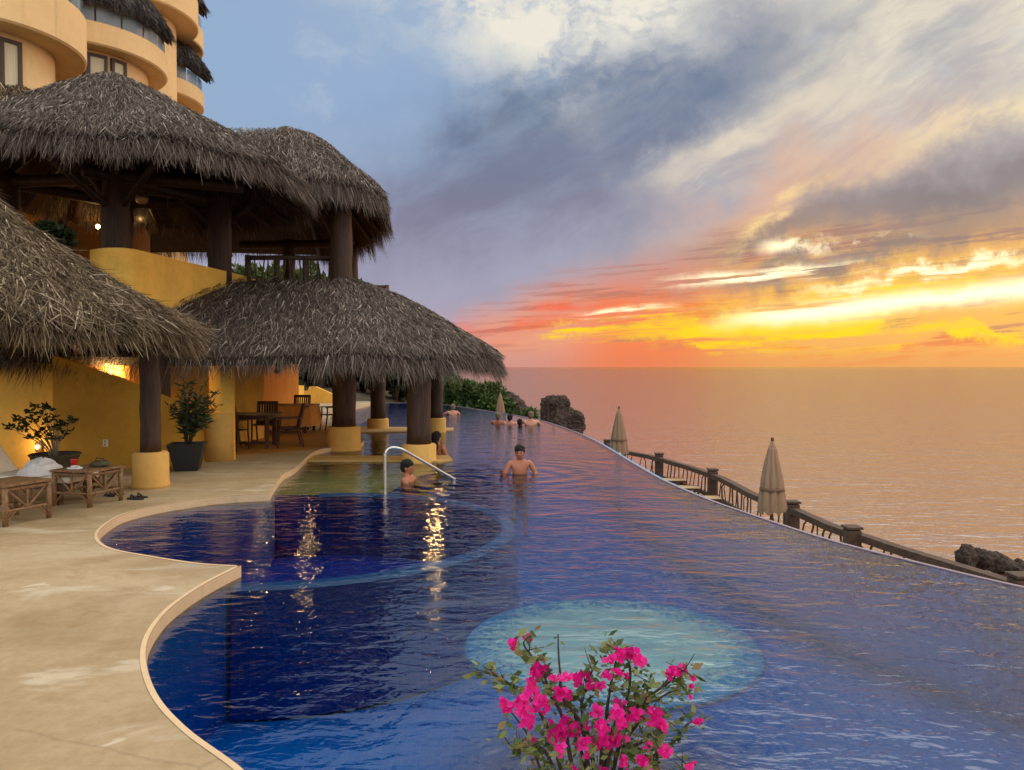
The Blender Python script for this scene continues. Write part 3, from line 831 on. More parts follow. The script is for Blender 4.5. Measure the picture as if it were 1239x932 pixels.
# plastered round columns on the wall side
for (u, v, r, h) in ((268.5, 557, 0.235, 2.2), (299.5, 530, 0.225, 2.6)):
    g = ground(u, v, DZ)
    bm = BM(); add_lathe(bm, [(r * 1.06, DZ), (r * 1.01, DZ + 0.1), (r, DZ + 0.2), (r, 1.2), (r, h), (0.01, h)], 32, (g.x, g.y, 0), jit=0.003)
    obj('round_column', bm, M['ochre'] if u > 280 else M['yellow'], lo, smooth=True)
g = ground(268.5, 557, DZ)
bm = BM(); add_lathe(bm, [(0.265, DZ), (0.262, 0.8), (0.262, 1.00), (0.24, 1.03)], 28, (g.x - 0.03, g.y - 0.06, 0))
obj('column_foot', bm, M['base'], lo, smooth=True)
finish(lo)

up = empty('restaurant_terrace', (-7, 16, DZ))
tag(up, 'curved yellow plaster restaurant wall with upper floor slab above the dark doorway', 'building')
cw = spline([(-7.8, 14.25), (-7.35, 14.0), (-6.95, 14.15), (-6.78, 15.3), (-6.55, 16.8), (-6.38, 18.1), (-6.3, 19.5)], 6)
bm = BM(); wall_strip(bm, [(p.x, p.y) for p in cw], 4.06, DZ - 0.02, 0.18)
obj('curved_wall', bm, M['yellow'], up, smooth=False)
bm = BM(); add_prism(bm, [(-12.5, 14.9), (-7.6, 14.9), (-6.7, 19.4), (-4.0, 18.9), (-3.6, 19.6), (-3.7, 27), (-12.5, 27)], 3.62, 3.80, bottom=True)
obj('floor_slab', bm, M['ochre'], up)
bm = BM(); wall_strip(bm, [(-15, 13.75), (-8.05, 13.75), (-8.05, 13.95)], 4.06, DZ - 0.02, 0.2)
obj('side_wall', bm, M['yellow'], up)
bm = BM(); add_box(bm, (-8.2, 15.1, 2.0), (1.4, 0.16, 3.86)); obj('recess_wall', bm, M['ochre'], up)
bm = BM()
d = Vector((0.13, 1.15, 0)).normalized()
pc = Vector((-6.80, 15.35, 1.27)); add_box(bm, pc, (0.05, 0.95, 2.3), Matrix.Rotation(-math.atan2(d.x, d.y), 3, 'Z'))
obj('door', bm, M['frame'], up)
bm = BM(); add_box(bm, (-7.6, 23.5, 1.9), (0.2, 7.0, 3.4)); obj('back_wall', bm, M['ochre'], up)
finish(up)
rampw = spline([(-8.1, 13.55), (-7.3, 13.5), (-6.65, 13.6), (-6.1, 14.15), (-5.8, 14.75)], 6)
ztop = []
for p in rampw:
    u = CX + p.x / p.y * FPX
    vv = np.interp(u, [60, 160, 215, 258], [428, 462, 485, 505])
    ztop.append(EYE - (vv - HOR) / FPX * p.y)
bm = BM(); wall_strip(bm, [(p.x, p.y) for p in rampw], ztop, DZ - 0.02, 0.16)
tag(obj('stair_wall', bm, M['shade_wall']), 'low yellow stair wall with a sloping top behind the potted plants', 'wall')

# --- upper pavilions
u1 = empty('upper_pavilion', (-8.5, 17, 3.8))
tag(u1, 'tall pointed grey thatched roof over the upper restaurant floor', 'pavilion')
f1a = roof_fn((-7.9, 15.0, 0), (-7.7, 15.0, 0), 3.5, 2.75, 5.64, 7.48, 1.08, 0.3, 0.09, 8)
def f1(s, t):
    P = f1a(s, t); d = P[..., 1] - 15.0
    P[..., 1] = 15.0 + np.where(d > 0, d * 1.7, d)
    return P
thatch(u1, f1, 0.26, 105000, 0.26, 0.016, 38000, 0.27, M['straw_grey'], 0.0, 1.0, 0.25, 0.34)
rafters(u1, f1, 24, 0.075, 0.38)
for (u, yy) in ((143, 15.2), (267, 17.6)):
    wood_post(u1, (u - CX) / FPX * yy, yy, 3.78, 6.0, 0.265)
wood_post(u1, -10.2, 15.6, 3.78, 5.8, 0.25); wood_post(u1, -8.9, 17.6, 3.78, 5.8, 0.25)
A_, B_ = Vector((-7.79, 15.2, 5.62)), Vector((-6.67, 17.6, 5.62))
beam(u1, A_ + Vector((-0.3, -0.6, 0)), B_, 0.13); beam(u1, A_, (-10.2, 15.6, 5.62), 0.12); beam(u1, (-10.2, 15.6, 5.62), (-8.9, 17.6, 5.62), 0.12); beam(u1, (-8.9, 17.6, 5.62), B_, 0.12)
beam(u1, A_ + Vector((0.1, -.1, 0)), (-5.3, 15.2, 5.42), 0.11)
for P_, tgt in ((A_, (-8.7, 15.0, 6.4)), (A_, (-6.6, 14.6, 5.9)), (A_, (-8.4, 13.9, 5.75)), (B_, (-7.4, 17.2, 5.7))):
    beam(u1, P_ + Vector((0, 0, -0.7)), tgt, 0.075, 'brace')
# stick gable wall lit from inside
bm = BM()
for k in range(16):
    xx = -10.55 + k * 0.085
    add_tube(bm, [(xx, 18.3, 5.35), (xx + 0.02, 18.3, 5.45 + 0.55 * (k / 16 if k < 11 else (16 - k) / 7.0))], 0.026, 5)
obj('stick_gable', bm, M['log'], u1)
finish(u1)
u2 = empty('upper_pavilion', (-7, 22, 3.8))
tag(u2, 'broad grey thatched roof with a drooping end over the railed upper floor', 'pavilion')
f2a = roof_fn((-11.0, 20.5, 0), (-6.1, 20.5, 0), 2.72, 3.3, 6.12, 8.10, 1.5, 0.6, 0.05, 11, 2.9)
def f2(s, t):
    P = f2a(s, t); d = P[..., 1] - 20.5
    P[..., 1] = 20.5 + np.where(d > 0, d * 2.1, d)
    P[..., 0] -= (P[..., 1] - 20.5) * 0.2
    return P
thatch(u2, f2, 0.30, 110000, 0.26, 0.019, 46000, 0.36, M['straw_grey'], 0.0, 1.0, 0.24, 0.34)
rafters(u2, f2, 24, 0.075, 0.42)
wood_post(u2, (413.5 - CX) / FPX * 18.4, 18.4, 3.3, 6.1, 0.27)
wood_post(u2, -5.3, 25.4, 3.7, 6.05, 0.23); wood_post(u2, -7.4, 25.6, 3.7, 6.1, 0.2)
C_ = Vector((-4.08, 18.4, 6.0))
beam(u2, B_ + Vector((0, 0.5, 0.2)), C_, 0.13); beam(u2, C_, (-5.3, 25.4, 5.95), 0.13); beam(u2, (-5.3, 25.4, 5.95), (-9, 25.6, 5.95), 0.13)
beam(u2, (-6.6, 17.8, 5.2), (-5.6, 18.2, 6.1), 0.08, 'brace'); beam(u2, (-4.1, 18.5, 5.3), (-5.1, 18.3, 6.1), 0.08, 'brace')
finish(u2)

# upper railing of sticks, front and back of the floor
def stick_railing(name, a, b, n, h, label, posts=(0.0, 0.33, 0.66, 1.0)):
    root = empty(name, a)
    tag(root, label, 'railing')
    a, b = Vector(a), Vector(b)
    for k in posts:
        p = a.lerp(b, k)
        bm = BM(); add_tube(bm, [p, p + Vector((0, 0, h + 0.06))], 0.075, 8, jit=0.1); obj('railing_post', bm, M['rail'], root, True)
    for zz in (0.12, h):
        bm = BM(); add_tube(bm, [a + Vector((0, 0, zz)), a.lerp(b, .5) + Vector((0, 0, zz + .02)), b + Vector((0, 0, zz))], 0.055, 8, jit=0.08); obj('rail', bm, M['rail'], root, True)
    for k in range(n):
        p = a.lerp(b, (k + random.uniform(0.2, .8)) / n)
        q = a.lerp(b, (k + random.uniform(-.3, 1.3)) / n)
        bm = BM(); add_tube(bm, [p + Vector((0, 0, 0.12)), p.lerp(q, .5) + Vector((random.uniform(-.03, .03), 0, h / 2)), q + Vector((0, 0, h))], 0.018, 5); obj('baluster', bm, M['rail'], root)
    finish(root)
stick_railing('stick_railing', (-6.35, 18.55, 3.8), (-4.3, 18.75, 3.8), 16, 0.72, 'dark stick railing of the upper floor between two thick columns, over the lower thatch')
stick_railing('stick_railing', (-8.6, 26.6, 3.8), (-4.3, 26.5, 3.8), 26, 0.85, 'dark stick railing on the rear edge of the upper floor, seen against trees and sky')

# ceiling lamps
def fan_lamp(u, v, y, label, fan=True, r=0.13):
    p = at(u, v, y)
    root = empty('ceiling_fan' if fan else 'pendant_lamp', p); tag(root, label, 'ceiling fan' if fan else 'lamp', 'cream globe lights under the upper thatch' if fan else None)
    bm = BM(); add_lathe(bm, [(0.01, -0.09), (r * .6, -0.075), (r * .95, -0.03), (r, 0.02), (r * .9, 0.05), (0.01, 0.05)], 20); obj('lamp_globe', bm, M['globe'], root, True)
    bm = BM(); add_lathe(bm, [(r * .75, 0.05), (r * .8, 0.14), (0.03, 0.17), (0.02, 0.9), (0.01, 0.9)], 16); obj('fan_hub', bm, M['frame'], root, True)
    if fan:
        for k in range(4):
            a = k * math.pi / 2 + 0.4
            bm = BM(); add_box(bm, (math.cos(a) * 0.42, math.sin(a) * 0.42, 0.12), (0.6, 0.12, 0.012), Matrix.Rotation(a, 3, 'Z')); obj('fan_blade', bm, M['frame'], root)
    return root
fan_lamp(308, 246, 18.8, 'ceiling fan with a cream globe lamp beside the railed end of the upper floor')
fan_lamp(174, 243, 16.4, 'ceiling fan with a cream globe lamp close beside the front column of the upper floor')
def lit_lamp(p, label, power, r=0.09, cord=0.6, name='pendant_lamp', glow=True, mat='lamp'):
    root = empty(name, p); tag(root, label, 'lamp')
    bm = BM(); add_lathe(bm, [(0.01, -r), (r * .7, -r * .7), (r, 0), (r * .7, r * .7), (0.01, r)], 16); obj('lamp_globe', bm, M[mat], root, True)
    bm = BM(); add_tube(bm, [(0, 0, r), (0, 0, r + cord)], 0.012, 6); obj('cord', bm, M['frame'], root)
    if glow: lamp_light((p[0], p[1], p[2] - r - 0.06), power)
lit_lamp((-1.72, 17.2, 2.30), 'glowing pendant lamp under the lower thatch near the column standing in the water', 26)
lit_lamp((-4.35, 16.2, 2.34), 'glowing pendant lamp under the lower thatch near the dark column on the deck', 7, mat='lamp_dim')
lit_lamp((-6.35, 19.2, 2.5), 'glowing pendant lamp under the lower thatch above the dining tables', 60, mat='lamp_dim')
lit_lamp((-7.25, 13.80, 1.95), 'glowing lamp over the stair behind the low sloping yellow wall', 60, 0.05, 0.1, mat='lamp_dim')
lit_lamp(at(172, 261, 19.0), 'small bright lamp on the rear wall of the upper floor behind the front column', 4, 0.05, 0.1)
lit_lamp((-9.6, 17.9, 5.15), 'small bright lamp below the stick gable of the upper floor', 12, 0.05, 0.1)
# ---------------------------------------------------------------- hotel tower with round balconies
tw = empty('hotel_building', (-14, 24, 0.05))
tag(tw, 'tall yellow hotel with stacked round balconies, glass parapets and thatched awnings above the palapas', 'building')
m, nt, b, out = new_mat('parapet_glass')
b.inputs['Base Color'].default_value = (0.30, 0.36, 0.40, 1); b.inputs['Roughness'].default_value = 0.08
tr = nt.nodes.new('ShaderNodeBsdfTransparent'); tr.inputs[0].default_value = (0.75, 0.82, 0.85, 1)
mx = nt.nodes.new('ShaderNodeMixShader'); mx.inputs[0].default_value = 0.6
nt.links.new(tr.outputs[0], mx.inputs[1]); nt.links.new(b.outputs[0], mx.inputs[2]); nt.links.new(mx.outputs[0], out.inputs['Surface'])
M['pglass'] = m
def core(x, y, r, z1):
    bm = BM(); add_lathe(bm, [(r, 0.06), (r, z1)], 48, (x, y, 0)); obj('tower_wall', bm, M['tower'], tw, True)
def balcony(x, y, z, r, h=1.05, rin=1.2):
    bm = BM(); add_lathe(bm, [(rin, z), (r - 0.05, z), (r, z + 0.05), (r, z + h), (r - 0.16, z + h), (r - 0.16, z + 0.2), (rin, z + 0.2)], 72, (x, y, 0))
    bal = obj('balcony', bm, M['tower'], tw, False)
    for k in range(20):
        a0 = 2 * math.pi * k / 20
        if math.sin(a0) > 0.6: continue
        bm = BM(); add_lathe(bm, [(r - 0.10, z + h), (r - 0.10, z + h + 0.52), (r - 0.08, z + h + 0.52), (r - 0.08, z + h)], 6, (x, y, 0), a0 + 0.012, a0 + 2 * math.pi / 20 - 0.012)
        obj('glass_panel', bm, M['pglass'], bal)
def window(x, y, r, ang, z0, z1, wd):
    """a tall window on a round wall, ang measured from the x axis"""
    rot = Matrix.Rotation(ang, 3, 'Z')
    c = Vector((x, y, (z0 + z1) / 2)) + rot @ Vector((r, 0, 0))
    bm = BM(); h = z1 - z0
    for dy in (-wd / 2, wd / 2): add_box(bm, c + rot @ Vector((0.02, dy, 0)), (0.14, 0.09, h), rot)
    for dz in (-h / 2, h / 2): add_box(bm, c + rot @ Vector((0.02, 0, dz)), (0.138, wd + 0.09, 0.09), rot)
    wn = obj('window', bm, M['frame'], tw)
    bm = BM(); add_box(bm, c + rot @ Vector((0.015, 0, 0)), (0.06, wd - 0.05, h - 0.05), rot); obj('pane', bm, M['curtain'], wn)
def awning(x, y, z, r0, r1, rise, mat, s0=0.45, s1=1.06, n=6000):
    f = lambda s, t: np.stack([x + np.cos(s * 2 * np.pi) * (r0 + (r1 - r0) * t), y + np.sin(s * 2 * np.pi) * (r0 + (r1 - r0) * t),
                               z + rise * (1 - np.power(np.maximum(t, 0), 1.4)) + 0.04 * np.sin(s * 90)], -1)
    bm = BM(); a0, a1 = s0 * 2 * math.pi, s1 * 2 * math.pi
    add_lathe(bm, [(r0, z + rise - 0.05), (r0 + (r1 - r0) * .5, z + rise * .6 - 0.03), (r1 - 0.04, z - 0.02), (r1 - 0.08, z - 0.22), (r0, z + rise * 0.35)], 40, (x, y, 0), a0, a1)
    o = obj('thatch_awning', bm, M['thatch_core'], tw)
    q, rn = straw(f, n, 0.4, 0.035, n, 0.13, s0, s1, 0.25, 0.3)
    s = quad_cloud('straw', q, mat, o, rn); s['kind'] = 'stuff'
XA, YA = -13.75, 20.2
core(XA, YA, 1.6, 17.0)
balcony(XA, YA, 10.15, 2.36, 1.15)
awning(XA, YA, 8.25, 1.55, 2.2, 0.6, M['straw_warm'])
for an, w_ in ((-98, 0.62), (-74, 0.55), (-54, 0.48), (-36, 0.4)): window(XA, YA, 1.6, R(an), 8.6, 9.95, w_)
XB, YB = -14.1, 25.6
core(XB, YB, 1.9, 22.0)
balcony(XB, YB, 11.7, 2.5, 0.68)
awning(XB, YB, 13.1, 1.9, 2.62, 0.9, M['straw_dark'], n=9000)
awning(XB, YB, 9.7, 1.9, 2.4, 0.5, M['straw_warm'], n=5000)
for an, w_ in ((-90, .6), (-70, .55), (-51, .48), (-32, .4)): window(XB, YB, 1.9, R(an), 10.3, 11.55, w_)
XC, YC = -15.4, 32.0
core(XC, YC, 1.8, 26.0)
balcony(XC, YC, 12.75, 2.5, 0.62)
awning(XC, YC, 14.15, 1.8, 2.72, 1.0, M['straw_dark'], n=9000)
for an, w_ in ((-60, .6), (-34, .5)): window(XC, YC, 1.8, R(an), 11.2, 12.5, w_)
XD, YD = -14.6, 29.5
core(XD, YD, 1.7, 24.0)
balcony(XD, YD, 15.0, 2.5)
for an, w_ in ((-60, .6), (-32, .55)): window(XD, YD, 1.7, R(an), 13.1, 14.8, w_)
balcony(XC, YC, 15.15, 2.5, 0.8)
awning(XC, YC, 16.9, 1.8, 2.6, 0.8, M['straw_dark'], n=6000)
bm = BM(); add_prism(bm, [(-30, 19.5), (-14.6, 19.5), (-15.2, 24), (-15.4, 29), (-16, 36), (-30, 36)], 0.06, 25); obj('tower_wall', bm, M['tower'], tw)
finish(tw)
# planter hedge on top of the side wall, near the tower
# ---------------------------------------------------------------- plants
def leaf_quads(C, d, ln, wd, rs):
    """one kite-shaped leaf per row: base point C, direction d, length ln, width wd"""
    n = len(C)
    sd = unit(np.cross(d, rs.randn(n, 3)))
    mid = C + d * ln * 0.45
    return np.stack([C, mid + sd * wd * .5, C + d * ln, mid - sd * wd * .5], 1)
def crown(rs, blobs, n, ln, wd, up=0.25):
    """leaves in the outer shell of several lumps; blobs: (x,y,z,rx,ry,rz)"""
    B = np.array(blobs, float)
    vol = (B[:, 3] * B[:, 5]); pick = rs.choice(len(B), n, p=vol / vol.sum())
    u = unit(rs.randn(n, 3)); rad = 0.55 + 0.5 * np.sqrt(rs.rand(n, 1))
    C = B[pick, :3] + u * rad * B[pick, 3:6]
    d = unit(u * 0.8 + rs.randn(n, 3) * 0.7 + np.array([[0, 0, up]]))
    k = 0.55 + rs.rand(n, 1) * 0.9
    return leaf_quads(C, d, ln * k, wd * k, rs)
def lumps(rs, cx, cy, z0, w, h, n, dep=None):
    out = []
    for _ in range(n):
        a = rs.rand() * 6.28; q = rs.rand() ** 0.6
        hz = rs.rand()
        fall = 1 - 0.55 * hz
        out.append((cx + math.cos(a) * q * w * .42 * fall, cy + math.sin(a) * q * (dep or w) * .42 * fall, z0 + h * (0.18 + 0.68 * hz),
                    w * (.13 + .10 * rs.rand()), (dep or w) * (.13 + .10 * rs.rand()), h * (.10 + .09 * rs.rand())))
    return out
def bush(name, label, cat, x, y, z, w, h, n, mat, seed, ln=0.22, group=None, nl=16, trunk=0.0):
    rs = np.random.RandomState(seed)
    root = empty(name, (x, y, z)); tag(root, label, cat, group)
    L = lumps(rs, 0, 0, trunk * h, w, h * (1 - trunk), nl)
    quad_cloud('crown' if trunk else 'foliage', crown(rs, L, n, ln, ln * .5), mat, root, rs.rand(n))
    bm = BM()
    for k, l in enumerate(L):
        b0 = Vector((0, 0, -0.3)); b1 = Vector((l[0] * .25, l[1] * .25, trunk * h + (h * (1 - trunk)) * .25)); b2 = Vector(l[:3])
        add_tube(bm, [b0, b1, b1.lerp(b2, .5) + Vector((0, 0, .08 * h)), b2], [0.025 * h + .02, 0.018 * h + .015, .012 * h + .008, .006 * h], 6)
    obj('trunk' if trunk else 'stems', bm, M['bark'], root, True)
    return root
# hillside behind the far end of the pool
BL = [(536, 452, 42.5, 46, 'bright green seaside bush beside the dark pavilion column, next to the single bather'),
      (560, 458, 43.0, 56, 'bright green seaside bush, highest of the shrubs behind the far pool edge'),
      (588, 466, 43.5, 54, 'green seaside bush behind the row of bathers and the small closed umbrella'),
      (612, 484, 44.0, 44, 'low green seaside bush in front of the dark sea rocks'),
      (640, 497, 44.5, 30, 'lowest small green shrub where the bushes meet the sea')]
for i, (u, v, yy, wpx, lab) in enumerate(BL):
    p = at(u, v, yy); w_ = wpx / FPX * yy * 1.25
    zb = min(hill_z(p.x, yy), p.z - 1.3)
    bush('seaside_bush', lab, 'bush', p.x, yy, zb, w_, (p.z - zb), 5200, M['leaf'], 50 + i, 0.26, 'green bushes behind the far end of the pool', 18)
TRL = [(325, 415, 50, 80, 'dark'), (362, 420, 53, 90, 'dark'), (402, 425, 50, 90, 'dark'), (440, 428, 52, 90, 'dark'), (478, 432, 49, 80, 'dark'), (516, 440, 51, 70, 'mid'),
       (345, 316, 43, 60, 'tall'), (386, 322, 44, 52, 'tall'), (300, 318, 45, 70, 'tall')]
TLAB = ['dark leafy tree seen between the round yellow column and the dining chairs', 'dark leafy tree above the long low yellow wall', 'dark leafy tree just beside the thick brown column on the deck',
        'dark leafy tree behind the blue far pool between two columns', 'dark leafy tree behind the small far column base', 'dark tree behind the column standing in the water',
        'tall green tree whose top shows through the middle of the upper railing', 'tall green tree whose top shows against the sky at the end of the upper railing', 'tall green tree hidden mostly by the upper floor column']
for i, (u, v, yy, wpx, kd) in enumerate(TRL):
    p = at(u, v, yy); zb = hill_z(p.x, yy) - 0.2; w_ = wpx / FPX * yy
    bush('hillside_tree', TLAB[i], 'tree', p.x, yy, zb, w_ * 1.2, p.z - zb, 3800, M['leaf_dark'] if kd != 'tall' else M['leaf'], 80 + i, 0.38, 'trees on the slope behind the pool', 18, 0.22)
# tufted plants on the low far wall
# --- shrub in a stone bowl by the wall
def branchy(root, rs, tips, mat, barkmat, leaf_ln, per_tip, wdr=0.45, rad=0.016, tw_=0.10):
    bm = BM(); C = []; D_ = []
    for t in tips:
        t = Vector(t)
        mid = Vector((t.x * .35 + rs.randn() * .02, t.y * .35 + rs.randn() * .02, t.z * .5))
        add_tube(bm, [(t.x * .06, t.y * .06, -0.05), mid * .5, mid, mid.lerp(t, .55) + Vector((rs.randn() * .02, rs.randn() * .02, 0)), t], [rad * 1.3, rad * 1.15, rad, rad * .7, rad * .45], 6)
        for k in range(per_tip):
            a = rs.rand() * 6.28
            d = Vector((math.cos(a), math.sin(a), rs.uniform(-.1, 1.0))).normalized()
            C.append(t + Vector((rs.randn() * .03, rs.randn() * .03, rs.uniform(-tw_, 0.02)))); D_.append(d)
    obj('stems', bm, barkmat, root, True)
    C = np.array([tuple(c) for c in C]); D_ = np.array([tuple(d) for d in D_])
    k = 0.6 + rs.rand(len(C), 1) * 0.7
    quad_cloud('foliage', leaf_quads(C, D_, leaf_ln * k, leaf_ln * wdr * k, rs), mat, root, rs.rand(len(C)))
rs = np.random.RandomState(5)
gB = Vector((-7.42, 12.45, DZ))
root = empty('potted_shrub', gB); tag(root, 'branching shrub with clumped thick leaves in a mossy bowl by the wall lamp', 'plant')
bm = BM(); add_lathe(bm, [(0.20, 0), (0.22, 0.03), (0.30, 0.20), (0.36, 0.36), (0.385, 0.38), (0.36, 0.40), (0.33, 0.36), (0.01, 0.34)], 28); obj('bowl', bm, M['pot_green'], root, True)
top = empty('x', (0, 0, 0)); bpy.data.objects.remove(top)
tips = []
for (u, v) in ((10, 516), (22, 506), (27, 518), (34, 497), (42, 490), (40, 508), (47, 500), (53, 491), (55, 510), (60, 494), (62, 505), (36, 528), (47, 527), (66, 517), (71, 530), (60, 528), (76, 512), (86, 507), (80, 522), (52, 520), (30, 512)):
    p = at(u, v, 12.45 + rs.uniform(-.3, .3)); tips.append((p.x - gB.x, p.y - gB.y, p.z - gB.z - 0.34))
hold = bpy.data.objects.new('branches', None)
bpy.data.objects.remove(hold)
n0 = len(root.children)
branchy(root, rs, tips, M['leaf_dark'], M['pale_bark'], 0.085, 26, 0.5, 0.0085, 0.06)
for ch in root.children:
    if ch.name.startswith(('stems', 'foliage')): ch.location.z = 0.34
# --- black square pot with a narrow-leaved plant
gP = ground(226, 569, DZ)
root = empty('potted_plant', gP, 0.25); tag(root, 'narrow-leaved green plant in a black square tapered pot between post and round column', 'plant')
bm = BM()
vs = []
for (s, z) in ((0.185, 0), (0.295, 0.47), (0.265, 0.47), (0.25, 0.42)):
    vs.append([bm.verts.new((sx * s, sy * s, z)) for sx, sy in ((-1, -1), (1, -1), (1, 1), (-1, 1))])
for a, b in zip(vs, vs[1:]):
    for k in range(4): bm.faces.new((a[k], a[(k + 1) % 4], b[(k + 1) % 4], b[k]))
bm.faces.new(list(reversed(vs[0]))); bm.faces.new(vs[-1])
obj('pot', bm, M['black'], root)
bm = BM(); C = []; D_ = []
for k in range(34):
    a = rs.rand() * 6.28; r = 0.12 + 0.30 * rs.rand() ** .7; h = 0.35 + 0.62 * rs.rand()
    if k < 5: h = 1.0 + .12 * k * .3; r *= .6
    tip = Vector((math.cos(a) * r + 0.10, math.sin(a) * r, .42 + h))
    m_ = Vector((tip.x * .3, tip.y * .3, .42 + h * .55))
    add_tube(bm, [(tip.x * .08, tip.y * .08, .40), m_, tip], [.009, .007, .003], 5)
    for q in range(30):
        t = rs.uniform(.25, 1.05); P_ = m_.lerp(tip, (t - .4) / .6) if t > .4 else Vector((tip.x * .1, tip.y * .1, .42)).lerp(m_, t / .4)
        an = rs.rand() * 6.28
        C.append(tuple(P_)); D_.append(tuple(Vector((math.cos(an), math.sin(an), rs.uniform(-.2, 1.0))).normalized()))
obj('stems', bm, M['bark'], root, True)
kk = 0.6 + rs.rand(len(C), 1) * .7
quad_cloud('foliage', leaf_quads(np.array(C), np.array(D_), 0.17 * kk, 0.030 * kk, rs), M['leaf_dark'], root, rs.rand(len(C)))
# --- greenery on the side wall top
p = at(58, 283, 13.85)
b_ = bush('wall_plant', 'dark green trailing plant on top of the yellow wall under the pointed thatch', 'plant', p.x, 13.9, 4.02, 0.9, 0.42, 1600, M['leaf_dark'], 33, 0.13, None, 10)
p = at(433, 345, 19.2)
bush('roof_weed', 'small pale plant growing on the lower thatch beside the corner column', 'plant', -3.78, 19.0, 3.72, 0.30, 0.30, 160, M['leaf_pale'], 34, 0.10, None, 5)

# --- bougainvillea in a pot on the near edge
BY = 1.95
rs = np.random.RandomState(12)
gb = Vector((0.265, BY, DZ))
root = empty('bougainvillea', gb); tag(root, 'bougainvillea bush with magenta flowers in front of the pale round glow painted in the pool', 'plant')
bm = BM(); add_lathe(bm, [(0.17, 0), (0.19, 0.02), (0.255, 0.42), (0.285, 0.43), (0.285, 0.49), (0.25, 0.49), (0.24, 0.44), (0.01, 0.43)], 32); obj('pot', bm, M['clay'], root, True)
def bp(cx_, cy_, dy=0.0):
    """crop pixel -> local point"""
    u, v = 560 + cx_ / 4.13, 730 + cy_ / 4.13
    return at(u, v, BY + dy) - gb
stems = [[(600, 1250), (560, 900), (500, 590), (440, 470), (395, 340), (340, 270), (305, 215), (325, 180)],
         [(620, 1250), (640, 900), (600, 640), (500, 480), (490, 380), (480, 260), (478, 165)],
         [(560, 1250), (520, 950), (430, 650), (320, 470), (250, 430), (190, 390), (120, 360), (65, 345)],
         [(600, 1250), (500, 950), (430, 790), (380, 740), (310, 745), (255, 750), (185, 655)],
         [(680, 1250), (720, 900), (800, 620), (860, 550), (940, 480), (1050, 400), (1100, 350), (1165, 388)],
         [(690, 1250), (760, 850), (860, 560), (905, 530), (1010, 480), (1100, 430), (1145, 480)],
         [(650, 1250), (700, 900), (760, 640), (830, 480), (840, 330), (800, 270), (720, 215)],
         [(650, 1250), (660, 850), (600, 560), (610, 470), (650, 350), (678, 300)],
         [(700, 1250), (850, 950), (950, 800), (1060, 715), (1130, 625), (1190, 605)],
         [(700, 1250), (800, 850), (920, 700), (1000, 620), (1000, 560)],
         [(660, 1250), (700, 900), (720, 600), (745, 420), (770, 290), (740, 280)],
         [(600, 1250), (620, 850), (560, 570), (470, 500), (360, 350)],
         [(690, 1250), (800, 800), (890, 600), (930, 450), (945, 370)],
         [(690, 1250), (820, 1000), (900, 880), (980, 800), (1015, 760)],
         [(560, 1250), (470, 1000), (380, 830), (340, 700), (215, 525)],
         [(720, 1250), (900, 1050), (1060, 900), (1150, 830)]]
bm = BM(); paths = []
for si, S_ in enumerate(stems):
    dy0 = rs.uniform(-.12, .12)
    pts = [bp(a, b, dy0 * (i / (len(S_) - 1)) + rs.uniform(-.008, .008)) for i, (a, b) in enumerate(S_)]
    pts[0] = Vector((rs.uniform(-.06, .06), rs.uniform(-.06, .06), 0.42))
    pts = spline(pts, 5); paths.append(pts); n = len(pts)
    add_tube(bm, pts, [0.0062 * (1 - .78 * i / n) for i in range(n)], 6, jit=0.12)
    for k in range(3 if si not in (1,) else 0):      # short bare side twigs
        q = pts[int(n * rs.uniform(.5, .95))]
        add_tube(bm, [q, q + Vector((rs.uniform(-.05, .05), rs.uniform(-.03, .03), rs.uniform(.0, .06)))], [.0016, .0008], 4)
obj('stems', bm, M['twig'], root, True)
C = []; D_ = []
for si, pts in enumerate(paths):
    n = len(pts)
    for i in range(int(n * .38), n):
        if si == 1 and i < n - 1: continue
        for k in range(5 if i < n * .7 else 3):
            a = rs.rand() * 6.28
            C.append(tuple(pts[i] + Vector((rs.randn(), rs.randn(), rs.randn())) * .014))
            D_.append(tuple(Vector((math.cos(a), math.sin(a) * .8, rs.uniform(-.7, .9))).normalized()))
for k in range(650):                             # body of the bush
    p = bp(rs.uniform(390, 980), rs.uniform(600, 1150), rs.uniform(-.13, .13))
    C.append(tuple(p)); D_.append(tuple(unit(rs.randn(3) + np.array([0, 0, .3]))))
kk = 0.5 + rs.rand(len(C), 1) * .8
lq = leaf_quads(np.array(C), np.array(D_), 0.027 * kk, 0.0145 * kk, rs)
quad_cloud('foliage', lq, M['leaf_boug'], root, rs.rand(len(C)))
